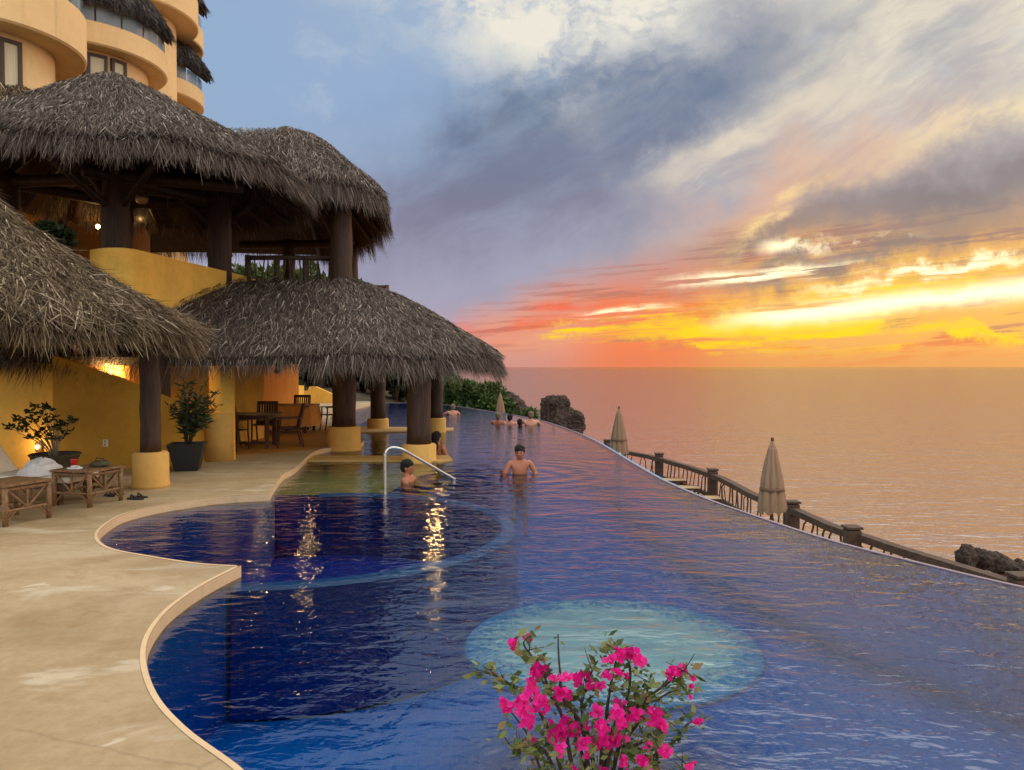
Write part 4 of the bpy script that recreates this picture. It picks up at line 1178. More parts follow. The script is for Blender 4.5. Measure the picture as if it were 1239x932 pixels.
FL = [(250, 215, 30), (328, 182, 24), (375, 345, 38), (355, 370, 26), (460, 385, 26), (495, 450, 42), (470, 480, 26), (530, 480, 24), (515, 385, 26), (575, 390, 36), (630, 380, 28), (640, 422, 24), (690, 425, 24), (722, 375, 28),
      (740, 287, 32), (790, 265, 36), (842, 258, 32), (895, 300, 34), (775, 355, 24), (825, 380, 20), (1045, 360, 34), (1100, 348, 30), (1160, 388, 22), (1152, 428, 12), (1147, 485, 10),
      (213, 525, 38), (290, 500, 34), (350, 450, 42), (380, 500, 44), (300, 560, 42), (320, 610, 38), (420, 540, 30), (670, 552, 32), (770, 565, 36), (795, 615, 34), (790, 520, 30), (865, 580, 40),
      (875, 455, 14), (905, 600, 16), (965, 580, 42), (1000, 625, 42), (1005, 665, 28), (705, 635, 38), (605, 640, 30), (480, 690, 50), (510, 625, 48), (545, 640, 44), (465, 650, 40), (490, 745, 36), (600, 725, 36),
      (655, 735, 36), (710, 715, 36), (750, 700, 36), (790, 690, 36), (930, 730, 24), (1017, 760, 32), (1185, 610, 22), (350, 720, 24), (810, 815, 28), (905, 818, 32), (1145, 828, 26), (620, 780, 20), (700, 880, 40), (560, 880, 40), (820, 900, 40), (950, 900, 36)]
fq = []; fr_ = []
for (a, b, r) in FL:
    c0 = bp(a, b, rs.uniform(-.14, -.02) if r > 20 else rs.uniform(-.1, .05))
    rad = r / 4.13 / FPX * BY
    tone = rs.rand()
    for k in range(4 + int(r / 2.8)):
        o = Vector(unit(rs.randn(3))) * rad * rs.uniform(.2, 1.05); o.y *= .6
        nrm = Vector((rs.randn() * .6, -1 + rs.randn() * .45, rs.randn() * .55 + .3)).normalized()
        t1, t2 = frame_for(nrm); an = rs.rand() * 6.28
        u_ = t1 * math.cos(an) + t2 * math.sin(an); v_ = nrm.cross(u_)
        s = min(rad * rs.uniform(.45, .75), .0135 * rs.uniform(.8, 1.2)) if r > 14 else rad
        B0 = c0 + o - u_ * s * .8; T0 = c0 + o + u_ * s; fold = nrm * s * rs.uniform(.12, .5)
        Lq, Rq = c0 + o + v_ * s * .72 + fold, c0 + o - v_ * s * .72 + fold
        Lu, Ru = c0 + o + u_ * s * .62 + v_ * s * .5 + fold * .7, c0 + o + u_ * s * .62 - v_ * s * .5 + fold * .7
        fq += [[tuple(B0), tuple(Lq), tuple(Lu), tuple(T0)], [tuple(B0), tuple(T0), tuple(Ru), tuple(Rq)]]
        q = np.clip(tone * .5 + rs.rand() * .55, 0, 1); fr_ += [q, q]
quad_cloud('flowers', np.array(fq), M['bract'], root, np.array(fr_))['kind'] = 'stuff'
# ---------------------------------------------------------------- furniture on the deck
def chair(label, x, y, rz, group='wooden armchairs around the dining tables'):
    root = empty('dining_chair', (x, y, DZ), rz); tag(root, label, 'chair', group)
    bm = BM()
    for k in range(6): add_box(bm, (0, -0.20 + k * 0.08, 0.44), (0.46, 0.066, 0.022))
    obj('seat', bm, M['furn'], root)
    bm = BM(); rot = Matrix.Rotation(R(-14), 3, 'X')
    for k in range(7): add_box(bm, Vector((-0.18 + k * 0.06, 0.27, 0.72)), (0.04, 0.018, 0.46), rot)
    for z in (0.48, 0.94): add_box(bm, Vector((0, 0.27 + (z - .72) * .25, z)), (0.48, 0.03, 0.07), rot)
    for s in (-1, 1): add_box(bm, Vector((s * .225, 0.27, 0.71)), (0.035, 0.035, 0.52), rot)
    obj('backrest', bm, M['furn'], root)
    for sx in (-1, 1):
        bm = BM(); add_tube(bm, [(sx * .24, -.26, 0), (sx * .24, -.20, .42), (sx * .245, -.20, .64)], .021, 6); obj('leg', bm, M['furn'], root)
        bm = BM(); add_tube(bm, [(sx * .24, .30, 0), (sx * .24, .20, .44), (sx * .24, .22, .50)], .021, 6); obj('leg', bm, M['furn'], root)
        bm = BM(); add_box(bm, (sx * .25, 0.0, .655), (.055, .50, .025)); obj('armrest', bm, M['furn'], root)
    return root
def table(label, x, y, w, d, rz=0.0):
    root = empty('dining_table', (x, y, DZ), rz); tag(root, label, 'table')
    bm = BM(); add_box(bm, (0, 0, .735), (w, d, .035), bevel=.008); add_box(bm, (0, 0, .68), (w - .2, d - .2, .07)); obj('tabletop', bm, M['furn'], root)
    for sx in (-1, 1):
        for sy in (-1, 1):
            bm = BM(); add_box(bm, (sx * (w / 2 - .14), sy * (d / 2 - .14), .325), (.075, .075, .65)); obj('leg', bm, M['furn'], root)
    bm = BM(); add_box(bm, (0, 0, .10), (.07, d - .3, .06)); add_box(bm, (0, 0, .10), (w - .3, .068, .058)); obj('stretcher', bm, M['furn'], root)
    return root
table('dark bare wooden dining table beside the round yellow column', -5.85, 17.2, 1.15, 1.1, 0.1)
chair('dark wooden armchair nearest the pool, with its slatted back turned to the water', -5.02, 17.25, R(-68))
chair('dark armchair tucked against the round yellow column at the bare table', -6.45, 17.2, R(80))
chair('dark armchair on the far side of the bare table, in front of the clothed table', -5.85, 18.15, R(5))
chair('dark armchair on the near side of the bare table, half hidden by the plant', -6.0, 16.5, R(172))
tb = table('second dining table under an ochre tablecloth, further under the thatch', -6.1, 21.2, 1.3, 1.2)
bm = BM()
rows = []
n = 64
for (s, z) in ((.02, .760), (1.0, .760), (1.02, .745), (1.05, .55), (1.10, .20)):
    ring = []
    for k in range(n):
        a = 2 * math.pi * k / n; c_, s_ = math.cos(a), math.sin(a)
        q = (abs(c_) ** 8 + abs(s_) ** 8) ** (-1 / 8)
        wv = 1 + (0.04 * math.sin(k * 1.9) if z < .7 else 0)
        ring.append(bm.verts.new((c_ * q * .655 * s * wv, s_ * q * .605 * s * wv, z)))
    rows.append(ring)
for a, b in zip(rows, rows[1:]):
    for k in range(n): bm.faces.new((a[k], b[k], b[(k + 1) % n], a[(k + 1) % n]))
bm.faces.new(rows[0])
tag(obj('tablecloth', bm, M['cloth'], None, True, (-6.1, 21.2, DZ)), 'ochre tablecloth hanging over the second dining table', 'tablecloth')
chair('dark armchair behind the clothed table with its back to the far yellow wall', -6.15, 22.3, R(4))
chair('dark armchair at the poolward end of the clothed table, seen from its side', -5.15, 21.9, R(-58))
chair('dark armchair by the second orange column at the clothed table', -7.0, 20.6, R(95))
# far low wall with planter
root = empty('garden_wall', ground(360, 487, DZ)); tag(root, 'long low yellow garden wall with sloping ends behind the dining chairs', 'wall')
yw = 38.0
prof = [(300, 455), (314, 455), (331, 473), (372, 473), (374, 468), (382, 468), (402, 477), (403, 489)]
bm = BM(); xs = [(u - CX) / FPX * yw for u, v in prof]; zs = [EYE - (v - HOR) / FPX * yw for u, v in prof]
wall_strip(bm, [(x_, yw) for x_ in xs], zs, 0.05, 0.3); obj('wall', bm, M['yellow'], root)
bm = BM(); add_box(bm, ((348 - CX) / FPX * 36.4, 36.6, .55), (1.2, .9, .9)); obj('wall_end', bm, M['yellow'], root)
finish(root)
rsx = np.random.RandomState(3)
bush('hedge', 'low dark hedge along the top of the long garden wall', 'hedge', (350 - CX) / FPX * 39.2, 39.2, .2, 2.6, 1.0, 2600, M['leaf_dark'], 71, .2, None, 14)
root = empty('stair_handrail', (-12.2, 39.4, .5)); tag(root, 'pale sloping handrail above the hedge, seen past the orange column', 'handrail')
for dz in (0, .28):
    bm = BM(); add_tube(bm, [at(312, 453, 39.4) + Vector((0, 0, dz - .2)), at(346, 464, 39.4) + Vector((0, 0, dz - .2))], .03, 6); obj('rail', bm, M['white'], root)
for k in range(4):
    q = at(312, 453, 39.4).lerp(at(346, 464, 39.4), k / 3)
    bm = BM(); add_tube(bm, [(q.x, q.y, q.z + .1), (q.x, q.y, q.z - 1.4)], .025, 6); obj('railing_post', bm, M['white'], root)
finish(root)

# rustic log side tables
def log_table(label, x, y, rz, w=0.62, d=0.62, h=0.47):
    root = empty('log_table', (x, y, DZ), rz); tag(root, label, 'table', 'rustic log side tables beside the lounger')
    bm = BM()
    for k in range(9): add_box(bm, (-w / 2 + (k + .5) * w / 9, 0, h - .012), (w / 9 - .006, d, .026), bevel=.005)
    obj('tabletop', bm, M['log'], root)
    for sx in (-1, 1):
        for sy in (-1, 1):
            bm = BM(); add_tube(bm, [(sx * (w / 2 - .04), sy * (d / 2 - .04), 0), (sx * (w / 2 - .04) + .004, sy * (d / 2 - .04), h * .5), (sx * (w / 2 - .04), sy * (d / 2 - .04), h - .025)], .03, 8, jit=.08); obj('leg', bm, M['log'], root, True)
    for s in (-1, 1):
        for ax in (0, 1):
            bm = BM()
            def P_(a, z): return (a, s * (d / 2 - .04), z) if ax == 0 else (s * (w / 2 - .04), a, z)
            q = (w if ax == 0 else d) / 2 - .05
            add_tube(bm, [P_(-q, .17), P_(q, .17)], .017, 6, jit=.1); add_tube(bm, [P_(-q, h - .06), P_(q, h - .06)], .02, 6, jit=.1)
            add_tube(bm, [P_(0, .17), P_(0, h - .06)], .014, 6)
            for e in (-1, 1):
                add_tube(bm, [P_(0, .18), P_(e * q * .9, h - .07)], .013, 6); add_tube(bm, [P_(e * q * .55, .16), P_(e * q, .04)], .012, 6)
            obj('stretcher', bm, M['log'], root)
    return root
gT = Vector((-5.60, 10.12, DZ))
log_table('rustic log side table with a red cup on it, beside the lounger foot', gT.x, gT.y, R(-14))
log_table('rustic bare log side table at the picture edge, nearer than the lounger', -5.86, 8.95, R(-20))
bm = BM(); add_lathe(bm, [(.034, 0), (.044, .11), (.047, .115), (.041, .11), (.033, .01), (.01, .008)], 20)
tp_ = at(90, 566, 10.05)
tag(obj('cup', bm, M['red'], None, True, (-5.74, 10.05, DZ + .475)), 'red plastic cup on the log side table', 'cup')
bm = BM(); add_box(bm, (0, 0, .012), (.15, .11, .02), bevel=.004); add_tube(bm, [(-.05, 0, .03), (0, .02, .036), (.06, .0, .03)], .012, 6)
tag(obj('napkin', bm, M['towel'], None, False, (-5.68, 9.96, DZ + .472)), 'crumpled white napkin lying beside the red cup', 'napkin')
rs = np.random.RandomState(8)
root = empty('beach_bag', (-5.48, 10.2, DZ + .473)); tag(root, 'small dark green bag lying flat on the log side table next to the red cup', 'bag')
bm = BM()
bmesh.ops.create_icosphere(bm, subdivisions=3, radius=1)
for v_ in bm.verts:
    k = noise.noise(v_.co * 2.2) * .25 + noise.noise(v_.co * 6) * .1
    v_.co = Vector((v_.co.x * .13 * (1 + k), v_.co.y * .09 * (1 + k), max(0, v_.co.z * .05 * (1 + k) + .035)))
obj('bag_body', bm, M['pot_green'], root, True)
bm = BM(); add_tube(bm, [(-.08, .02, .06), (-.03, -.03, .12), (.05, -.02, .11), (.09, .03, .05)], .007, 6); obj('strap', bm, M['black'], root)
# lounger with cream cushion
root = empty('sun_lounger', (-6.60, 10.35, DZ), R(-6)); tag(root, 'wooden sun lounger with thick cream cushion, back raised, by the wall lamp', 'sun lounger')
bm = BM()
for sy in (-1, 1): add_box(bm, (0.0, sy * .31, .24), (1.75, .06, .07))
for k in range(9): add_box(bm, (-.80 + k * .2, 0, .262), (.1, .56, .025))
obj('frame', bm, M['furn'], root)
for sx in (-.7, .72):
    for sy in (-1, 1):
        bm = BM(); add_box(bm, (sx, sy * .30, .103), (.10, .075, .205)); obj('leg', bm, M['furn'], root)
bm = BM(); add_box(bm, (.28, 0, .325), (1.22, .62, .095), bevel=.035); obj('seat_cushion', bm, M['cushion'], root, True)
bm = BM(); rot = Matrix.Rotation(R(52), 3, 'Y'); add_box(bm, (-.60, 0, .66), (.92, .62, .10), rot, bevel=.035); obj('back_cushion', bm, M['cushion'], root, True)
bm = BM(); add_box(bm, (-.64, 0, .60), (.9, .6, .03), rot); add_box(bm, (-.82, .25, .44), (.04, .04, .6)); add_box(bm, (-.82, -.25, .44), (.04, .04, .6)); obj('back_frame', bm, M['furn'], root)
root = empty('towel', (-6.25, 10.18, DZ + .372)); tag(root, 'crumpled white towel heaped on the cream lounger cushion', 'towel')
bm = BM(); bmesh.ops.create_icosphere(bm, subdivisions=5, radius=1)
for v_ in bm.verts:
    p = v_.co.copy()
    k = abs(noise.noise(p * 1.7)) * .5 + abs(noise.noise(p * 4.1)) * .28
    q = max(0, p.z)
    v_.co = Vector((p.x * .25 * (1 - k * .45) * (1.3 - .4 * q), p.y * .19 * (1 - k * .4) * (1.3 - .4 * q), q * .24 * (1 - k * .8)))
obj('cloth', bm, M['towel'], root, True)
# two dark pairs of sandals
def sandals(label, u, v, rz):
    g = ground(u, v, DZ); root = empty('sandals', g, rz); tag(root, label, 'sandals')
    for s in (-1, 1):
        bm = BM(); pts = [(s * .07 + .045 * math.cos(a) * (1 + .15 * math.sin(a)), .13 * math.sin(a) + (.03 if s > 0 else -.02)) for a in np.linspace(0, 6.28, 20)[:-1]]
        add_prism(bm, pts, 0.002, .022)
        add_tube(bm, [(s * .07 - .045, .02, .02), (s * .07, .05, .065), (s * .07 + .045, .02, .02)], .012, 6); obj('sandal', bm, M['black'], root)
sandals('dark sandals on the cement beside the log side table leg', 137, 600, .9)
sandals('dark flip-flops lying alone on the cement below the round post foot', 165, 604, 1.35)
# wall lamp and socket plate
wl = Vector((-8.46, 13.66, .47))
root = empty('wall_lamp', wl); tag(root, 'small glowing wall lamp behind the raised lounger back', 'lamp')
bm = BM(); add_lathe(bm, [(.01, -.032), (.026, -.02), (.03, .012), (.02, .03), (.01, .03)], 14); obj('lamp_globe', bm, M['lamp'], root, True)
bm = BM(); add_box(bm, (0, .05, 0), (.12, .04, .16), bevel=.01); obj('back_plate', bm, M['frame'], root)
lamp_light(wl + Vector((0, -.14, .04)), 6)
g = Vector((-7.15, 13.49, .56))
root = empty('wall_socket', g); tag(root, 'pale wall socket plate on the shade-painted yellow stair wall', 'socket')
bm = BM(); add_box(bm, (0, 0, 0), (.085, .02, .125), bevel=.005); obj('cover_plate', bm, M['white'], root)
for dz in (-.028, .028):
    bm = BM(); add_box(bm, (0, -.012, dz), (.034, .008, .034)); obj('outlet', bm, M['canvas'], root)
# pool handrail
hp = ground(465.5, 590, 0)
bm = BM()
pts = [(hp.x, hp.y, -.12), (hp.x, hp.y, .1), (hp.x, hp.y, .47), (hp.x + .015, hp.y + .01, .56), (hp.x + .08, hp.y + .04, .615), (hp.x + .19, hp.y + .10, .605), (hp.x + .30, hp.y + .17, .55)]
e_ = ground(549, 580, 0)
pts += [(hp.x + .30 + (e_.x - hp.x - .3) * k, hp.y + .17 + (e_.y - hp.y - .17) * k, .55 - .55 * k) for k in (.3, .6, 1.0, 1.5)]
root = empty('pool_handrail', (hp.x, hp.y, -.1)); tag(root, 'steel handrail bending down into the pool beside the seated man', 'handrail')
add_tube(bm, spline(pts, 5), .024, 12); obj('tube', bm, M['steel'], root, True)
bm = BM(); add_lathe(bm, [(.055, 0), (.055, .012), (.026, .03)], 16, (hp.x, hp.y, -.098)); obj('flange', bm, M['steel'], root, True)
finish(root)

# ---------------------------------------------------------------- lower terrace: railing, umbrellas, loungers
root = empty('wooden_railing', (RAILP[3].x, RAILP[3].y, TZ)); tag(root, 'long dark wooden railing with stick infill along the sea below the pool edge', 'railing')
rl = spline(RAILP, 5)
bm = BM(); prev = None
rings = []
for i, p in enumerate(rl):
    d = rl[min(i + 1, len(rl) - 1)] - rl[max(i - 1, 0)]; d.z = 0; d.normalize(); nrm = Vector((-d.y, d.x, 0))
    w2, h2 = .095, .065
    wob = random.uniform(-.012, .012)
    rings.append([bm.verts.new(p + nrm * a + Vector((0, 0, b + wob))) for a, b in ((-w2, -h2 * 2), (w2, -h2 * 2), (w2, 0), (-w2, 0))])
for a, b in zip(rings, rings[1:]):
    for k in range(4): bm.faces.new((a[k], b[k], b[(k + 1) % 4], a[(k + 1) % 4]))
bm.faces.new(rings[0]); bm.faces.new(rings[-1]); bmesh.ops.recalc_face_normals(bm, faces=bm.faces[:])
obj('top_rail', bm, M['rail'], root)
bm = BM(); add_tube(bm, [(p.x, p.y, TZ + .14) for p in rl], .07, 6, jit=.1); obj('bottom_rail', bm, M['rail'], root)
for p in (RAILP[0], ground(798, 553, -1.2), ground(863, 573, -1.2), ground(960, 614, -1.2), ground(1033, 646, -1.2), ground(1239, 707, -1.2)):
    bm = BM(); add_box(bm, (p.x, p.y, (TZ - 1.1) / 2 - .02), (.26, .26, -1.12 - TZ), bevel=.03); add_box(bm, (p.x, p.y, -1.09), (.30, .30, .05), bevel=.015)
    obj('railing_post', bm, M['rail'], root)
acc = 0.0
for i in range(len(rl) - 1):
    a, b = rl[i], rl[i + 1]; L_ = (b - a).length; n = max(1, int(L_ / .24))
    if a.y < 12.5: continue
    for k in range(n):
        p = a.lerp(b, (k + random.random() * .7) / n); q = a.lerp(b, (k + random.random() * 1.1) / n)
        m_ = p.lerp(q, .5) + Vector((random.uniform(-.04, .04), random.uniform(-.04, .04), 0))
        bm = BM(); add_tube(bm, [(p.x, p.y, TZ + .1), (m_.x, m_.y, TZ + .55), (q.x, q.y, -1.34)], random.uniform(.014, .024), 5); obj('baluster', bm, M['rail'], root)
finish(root)
def umbrella(label, x, y, k=1.0, z0=TZ):
    root = empty('closed_umbrella', (x, y, z0)); tag(root, label, 'umbrella', 'closed beige umbrellas')
    bm = BM(); n = 56
    prof = [(.31, .96), (.325, 1.0), (.29, 1.3), (.235, 1.7), (.165, 2.1), (.10, 2.42), (.075, 2.5), (.085, 2.44), (.05, 2.56), (.03, 2.62)]
    rows = []
    for j, (r, z) in enumerate(prof):
        ring = []
        for q in range(n):
            a = 2 * math.pi * q / n
            fold = 1 + (.16 * math.cos(8 * a + z * .6) + .07 * math.cos(17 * a + 1)) * (1 if r > .1 else .5)
            dz = (.05 * math.cos(8 * a + 1.0) if j < 2 else 0)
            ring.append(bm.verts.new((.92 * r * k * fold * math.cos(a), .92 * r * k * fold * math.sin(a), (z + dz) * k)))
        rows.append(ring)
    for a, b in zip(rows, rows[1:]):
        for q in range(n): bm.faces.new((a[q], a[(q + 1) % n], b[(q + 1) % n], b[q]))
    bm.faces.new(rows[-1])
    for v_ in bm.verts:
        w_ = noise.noise(Vector((v_.co.x * 6 + x, v_.co.y * 6 + y, v_.co.z * 3))) * .03
        v_.co.x *= 1 + w_ * 2.2; v_.co.y *= 1 + w_ * 2.2; v_.co.z += w_ * .5
    obj('canopy', bm, M['canvas'], root, True)
    bm = BM(); add_lathe(bm, [(.275 * k, 1.46 * k), (.285 * k, 1.50 * k), (.27 * k, 1.54 * k)], 28, jit=.03); obj('tie_band', bm, M['tie'], root, True)
    bm = BM(); add_tube(bm, [(0, 0, 0.05), (0, 0, 2.6 * k)], .024, 10); obj('pole', bm, M['rail'], root, True)
    bm = BM(); add_lathe(bm, [(.02, 2.60 * k), (.035, 2.63 * k), (.03, 2.69 * k), (.01, 2.70 * k)], 10); obj('finial', bm, M['rail'], root, True)
    bm = BM(); add_lathe(bm, [(.26, 0), (.26, .05), (.05, .09), (.04, .25)], 20); obj('base', bm, M['rail'], root, True)
umbrella('large closed beige umbrella by the railing on the lower terrace', 5.43, 16.0, .90)
umbrella('closed beige umbrella nearer the big sea rock, beside a railing post', 3.62, 26.0, .95)
umbrella('small distant closed umbrella among the bathers at the far pool edge', -.62, 40.6, .92, -1.9)
def terrace_lounger(label, x, y, rz):
    root = empty('terrace_lounger', (x, y, TZ), rz); tag(root, label, 'sun lounger', 'tan sling loungers on the lower terrace')
    bm = BM(); add_box(bm, (.2, 0, .33), (1.35, .60, .03)); obj('seat_sling', bm, M['sling'], root)
    bm = BM(); rot = Matrix.Rotation(R(48), 3, 'Y'); add_box(bm, (-.68, 0, .60), (.72, .58, .03), rot); obj('back_sling', bm, M['sling'], root)
    bm = BM()
    for s in (-1, 1):
        add_box(bm, (.2, s * .32, .325), (1.4, .05, .06)); add_box(bm, (-.68, s * .32, .6), (.76, .045, .05), rot)
    obj('frame', bm, M['furn'], root)
    for sx in (-.4, .8):
        for s in (-1, 1):
            bm = BM(); add_box(bm, (sx, s * .32, .15), (.06, .055, .298)); obj('leg', bm, M['furn'], root)
terrace_lounger('tan terrace lounger furthest along the railing', 4.55, 24.2, R(-4))
terrace_lounger('tan terrace lounger in the middle of the row by the railing', 4.65, 22.7, R(-4))
terrace_lounger('tan terrace lounger closest to the large closed umbrella', 4.80, 20.9, R(-4))
# white chair by the second umbrella
root = empty('terrace_chair', (3.75, 25.1, TZ), R(60)); tag(root, 'white chair with thin frame below the closed umbrella near the sea rock', 'chair')
bm = BM(); add_box(bm, (0, 0, .42), (.55, .55, .06)); obj('seat', bm, M['cushion'], root)
bm = BM(); add_box(bm, (0, .28, .75), (.55, .06, .6), Matrix.Rotation(R(-12), 3, 'X'), bevel=.02); obj('backrest', bm, M['cushion'], root)
for sx in (-1, 1):
    for s in (-1, 1):
        bm = BM(); add_box(bm, (sx * .24, s * .24, .195), (.045, .045, .388)); obj('leg', bm, M['furn'], root)

# ---------------------------------------------------------------- sea rocks
def rock(label, u0, u1, vtop, y, lobes, seed, group=None, zb=SEAZ - 1.0, dep=1.0):
    """lobes: (u, v, half width px, half height px)"""
    root = None
    bm = BM()
    o = Vector((seed * 3.1, seed * 1.7, 0))
    for (u, v, hw, hh, dy) in lobes:
        c = at(u, v, y + dy); rx = hw / FPX * y; rz = hh / FPX * y
        r_ = bmesh.ops.create_icosphere(bm, subdivisions=4, radius=1)
        for v_ in r_['verts']:
            p = v_.co.copy()
            k = 1 + noise.noise(p * 1.3 + o + c) * .30 + noise.noise(p * 3.1 + o + c) * .22 + noise.noise(p * 7 + o) * .10
            # flattened facets
            q = Vector((p.x * rx * k, p.y * rx * dep * k, p.z * rz * k))
            v_.co = c + q
    return tag(obj('sea_rock', bm, M['rock'], None, False), label, 'rock', group)
rock('big craggy sea rock with two lobed tops rising beyond the far pool edge', 0, 0, 0, 46,
     [(668, 492, 14, 13, 0), (680, 488, 10, 10, .2), (662, 505, 8, 18, -.3), (674, 510, 14, 18, -.2), (700, 507, 8, 9, -.1), (694, 517, 14, 12, .2), (686, 506, 11, 12, .1), (688, 530, 18, 14, -.2), (676, 535, 20, 24, .4), (684, 575, 34, 48, .8)], 1)
rock('dark rocks just behind the green seaside bushes', 0, 0, 0, 60, [(612, 486, 15, 11, 0), (622, 494, 12, 14, .5), (633, 502, 8, 12, -.4), (618, 520, 26, 26, 1)], 2)
rock('low jagged dark rock in the sea beyond the end of the railing', 0, 0, 0, 29, [(1172, 676, 12, 16, 0), (1190, 678, 14, 14, .3), (1206, 681, 14, 13, -.2), (1224, 690, 14, 12, .3), (1243, 694, 16, 14, 0), (1265, 694, 18, 16, .4)], 3)
# ---------------------------------------------------------------- people: one skinned body each
def body(root, J, E, rad, mat, fingers=None):
    """J: joint name -> point, E: pairs, rad: name -> radius"""
    names = list(J); idx = {n: i for i, n in enumerate(names)}
    V_ = [tuple(J[n]) for n in names]; Ed = [(idx[a], idx[b]) for a, b in E]; Rd = [rad[n] for n in names]
    me = bpy.data.meshes.new('body'); me.from_pydata(V_, Ed, []); me.update()
    o = bpy.data.objects.new('body', me); COL.objects.link(o); o.parent = root
    me.materials.append(mat)
    sk = o.modifiers.new('skin', 'SKIN'); sk.use_smooth_shade = True; sk.branch_smoothing = 0.6
    d = me.skin_vertices[0].data
    for i, r in enumerate(Rd):
        d[i].radius = r if isinstance(r, tuple) else (r, r); d[i].use_root = (names[i] == 'pelvis')
    su = o.modifiers.new('sub', 'SUBSURF'); su.levels = 2; su.render_levels = 2
    return o
def ellip(bm, c, r, rot=None, sub=3, cut=None, tex=0.0):
    q = bmesh.ops.create_icosphere(bm, subdivisions=sub, radius=1)
    for v_ in q['verts']:
        p = v_.co.copy()
        k = 1 + tex * noise.noise(p * 5)
        w_ = Vector((p.x * r[0] * k, p.y * r[1] * k, p.z * r[2] * k))
        if rot is not None: w_ = rot @ w_
        v_.co = Vector(c) + w_
def person(label, loc, rz, scale=1.0, pose='stand', skin='skin', hair='hair', hair_len=0.0, rhand=None, lhand=None, face=True, headturn=0.0, group=None, build=1.0):
    """front of the body looks along -Y before turning"""
    root = empty('person', loc, rz); root.scale = (scale,) * 3
    tag(root, label, 'person', group)
    J, rad, E = {}, {}, []
    def add(n, p, r, par=None):
        J[n] = Vector(p); rad[n] = r
        if par: E.append((par, n))
    b = build
    add('pelvis', (0, 0, .92), (.17 * b, .13 * b))
    add('waist', (0, .005, 1.10), (.155 * b, .115 * b), 'pelvis')
    add('chest', (0, .0, 1.28), (.195 * b, .135 * b), 'waist')
    add('upper_chest', (0, .01, 1.41), (.17 * b, .11 * b), 'chest')
    add('neck', (0, .012, 1.50), (.062, .064), 'upper_chest')
    add('jaw', (0, -.012, 1.545), (.070, .085), 'neck')
    add('skull', (0, -.005, 1.62), (.090, .108), 'jaw')
    add('crown', (0, .005, 1.682), (.066, .082), 'skull')
    for s, nm, hand in ((-1, 'r', rhand), (1, 'l', lhand)):
        add('sh' + nm, (s * .19 * b, .01, 1.435), .072, 'upper_chest')
        el, wr = hand or ((s * .27, .03, 1.13), (s * .27, -.12, .93))
        add('el' + nm, el, .043, 'sh' + nm)
        add('wr' + nm, wr, .028, 'el' + nm)
        fd = (Vector(wr) - Vector(el)).normalized()
        up_ = Vector((0, 0, 1)) if abs(fd.z) < .8 else Vector((0, -1, 0))
        sd = fd.cross(up_).normalized(); pn = sd.cross(fd).normalized()
        pm_ = Vector(wr) + fd * .055
        add('palm' + nm, pm_, (.036, .018), 'wr' + nm)
        for q, (off, ln) in enumerate(((-.030, .070), (-.010, .082), (.010, .078), (.029, .062))):
            k0 = pm_ + fd * .035 + sd * off
            add('k%d%s' % (q, nm), k0, .0095, 'palm' + nm)
            add('m%d%s' % (q, nm), k0 + fd * ln * .55 + sd * off * .25 - pn * .008, .0085, 'k%d%s' % (q, nm))
            add('t%d%s' % (q, nm), k0 + fd * ln + sd * off * .35 - pn * .026, .0070, 'm%d%s' % (q, nm))
        th = Vector(wr) + fd * .02 - sd * .030 * (1 if s < 0 else 1)
        add('th0' + nm, th - sd * .016 + fd * .012, .012, 'palm' + nm)
        add('th1' + nm, th - sd * .040 + fd * .042 - pn * .012, .009, 'th0' + nm)
        hip = (s * .09, 0, .86)
        if pose == 'sit':
            kn, an, to = (s * .13, -.42, .86), (s * .13, -.46, .46), (s * .13, -.60, .42)
        elif pose == 'lean':
            kn, an, to = (s * .10, -.12, .48), (s * .10, .10, .10), (s * .10, -.03, .05)
        else:
            kn, an, to = (s * .105, -.03, .50), (s * .11, .02, .09), (s * .12, -.13, .045)
        add('hip' + nm, hip, .092, 'pelvis'); add('kn' + nm, kn, .060, 'hip' + nm); add('an' + nm, an, .038, 'kn' + nm); add('to' + nm, to, .030, 'an' + nm)
    if headturn:
        rot = Matrix.Rotation(headturn, 3, 'Z')
        for n in ('jaw', 'skull', 'crown'):
            J[n] = Vector((0, .012, J[n].z)) + rot @ (J[n] - Vector((0, .012, J[n].z)))
    body(root, J, E, rad, M[skin])
    Hr = Matrix.Rotation(headturn, 3, 'Z'); H0 = Vector((0, .012, 0))
    def hp_(x, y, z): return H0 + Hr @ (Vector((x, y, z)) - H0)
    bm = BM()
    ellip(bm, hp_(0, .022, 1.680), (.097, .112, .092), Hr, 4, tex=.26)
    ellip(bm, hp_(0, .060, 1.622), (.091, .080, .095), Hr, 4, tex=.22)
    if hair_len:
        ellip(bm, hp_(0, .085, 1.60 - hair_len / 2), (.085, .055, .06 + hair_len / 2), Hr, 3, tex=.12)
    obj('hair', bm, M[hair], root, True)
    if face:
        for s in (-1, 1):
            bm = BM(); ellip(bm, hp_(s * .079, .018, 1.602), (.012, .022, .034), Hr, 2); obj('ear', bm, M[skin], root, True)
            bm = BM(); ellip(bm, hp_(s * .031, -.090, 1.617), (.013, .008, .007), Hr, 2); obj('eye', bm, M['hair'], root, True)
            bm = BM(); ellip(bm, hp_(s * .032, -.093, 1.638), (.022, .008, .005), Hr, 2); obj('eyebrow', bm, M['hair'], root, True)
        bm = BM(); ellip(bm, hp_(0, -.102, 1.590), (.014, .020, .022), Hr, 2); obj('nose', bm, M[skin], root, True)
        bm = BM(); ellip(bm, hp_(0, -.088, 1.550), (.025, .010, .007), Hr, 2); obj('mouth', bm, M['clay'], root, True)
    bm = BM(); add_lathe(bm, [(.172 * b, .98), (.178 * b, .90), (.17 * b, .80)], 24)
    for v_ in bm.verts: v_.co.y *= .78
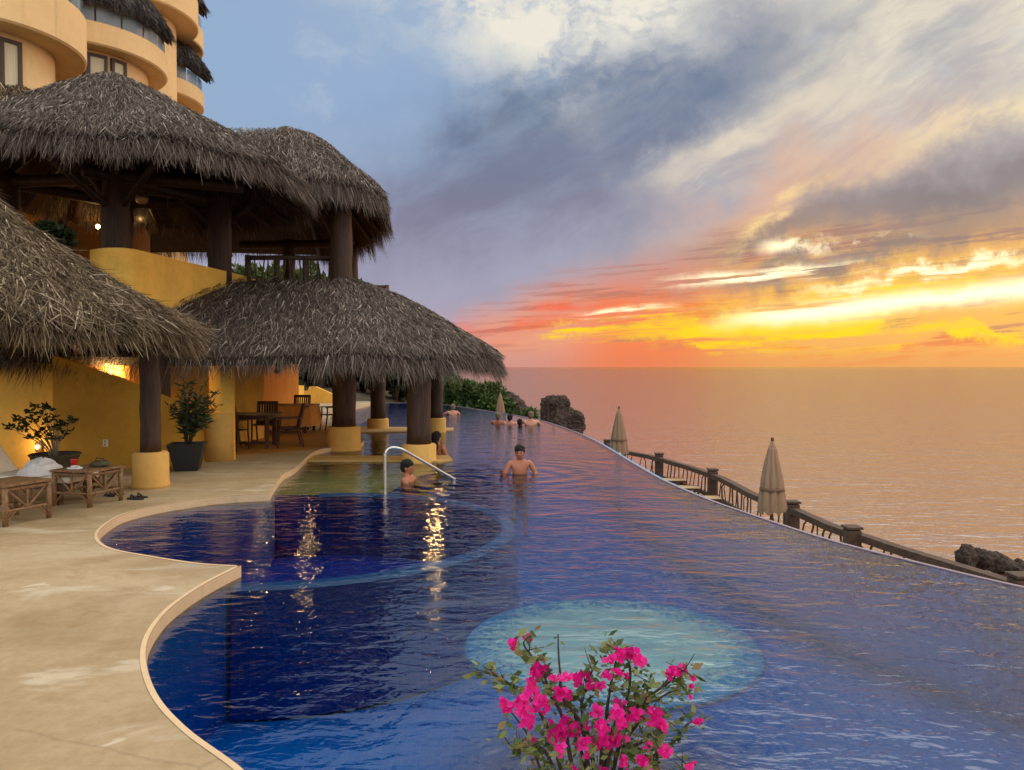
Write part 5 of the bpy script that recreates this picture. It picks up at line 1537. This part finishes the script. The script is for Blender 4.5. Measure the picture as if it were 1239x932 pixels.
    obj('swim_trunks', bm, M['swim'], root, True)
    return root
FZ = -1.2
g = ground(629, 573, 0)
person('man standing chest-deep in the pool, facing the camera with one hand lifted from the water', (g.x, g.y, FZ + .045), R(8), .94, 'stand', 'skin', 'hair',
       rhand=((-.33, -.05, 1.12), (-.37, -.20, 1.25)), lhand=((.30, -.02, 1.22), (.22, -.20, 1.12)), headturn=R(-14))
g = ground(495, 583, 0)
person('dark-haired man sitting shoulder-deep beside the steel handrail, seen in profile', (g.x - .02, g.y, -1.275), R(78), .93, 'sit', 'skin', 'hair',
       rhand=((-.25, -.12, 1.16), (-.16, -.34, 1.08)), lhand=((.25, -.12, 1.16), (.14, -.34, 1.08)))
person('long-haired woman in the water close behind the thick column, her back turned', ground(528.5, 551, 0) + Vector((0, 0, -1.2)), R(150), .97, 'stand', 'skin', 'hair', .28, build=.86, face=False,
       rhand=((-.22, -.06, 1.16), (-.18, -.26, 1.12)), lhand=((.22, -.06, 1.16), (.18, -.26, 1.12)))
arms = dict(rhand=((-.36, -.16, 1.30), (-.24, -.38, 1.30)), lhand=((.36, -.16, 1.30), (.24, -.38, 1.30)))
FARP = [(603, 512.5, .93, 'hair_fair', 'skin', 'bather beside the small closed umbrella, back turned, leaning at the far pool edge'),
        (617, 513.0, .91, 'hair', 'skin_pale', 'bather second along the far pool edge, between two others, back turned'),
        (629, 514.5, .84, 'hair', 'skin', 'shortest bather of the row at the far pool edge, back turned'),
        (642, 514.5, .98, 'hair_fair', 'skin_pale', 'broad pale-backed bather at the end of the row beside the big sea rock')]
for u, v, s, hr, sk, lab in FARP:
    g = ground(u, v, 0)
    person(lab, (g.x, g.y, FZ - .08), R(180 + random.uniform(-12, 12)), s, 'lean', sk, hr, face=False, group='bathers leaning at the far pool edge', build=1.15 if s > .95 else 1.0, **arms)
g = ground(547.5, 502, 0)
person('lone bather by the green bushes, far along the pool edge', (g.x, g.y, FZ - .05), R(200), .95, 'lean', 'skin_pale', 'hair_fair', face=False, **arms)
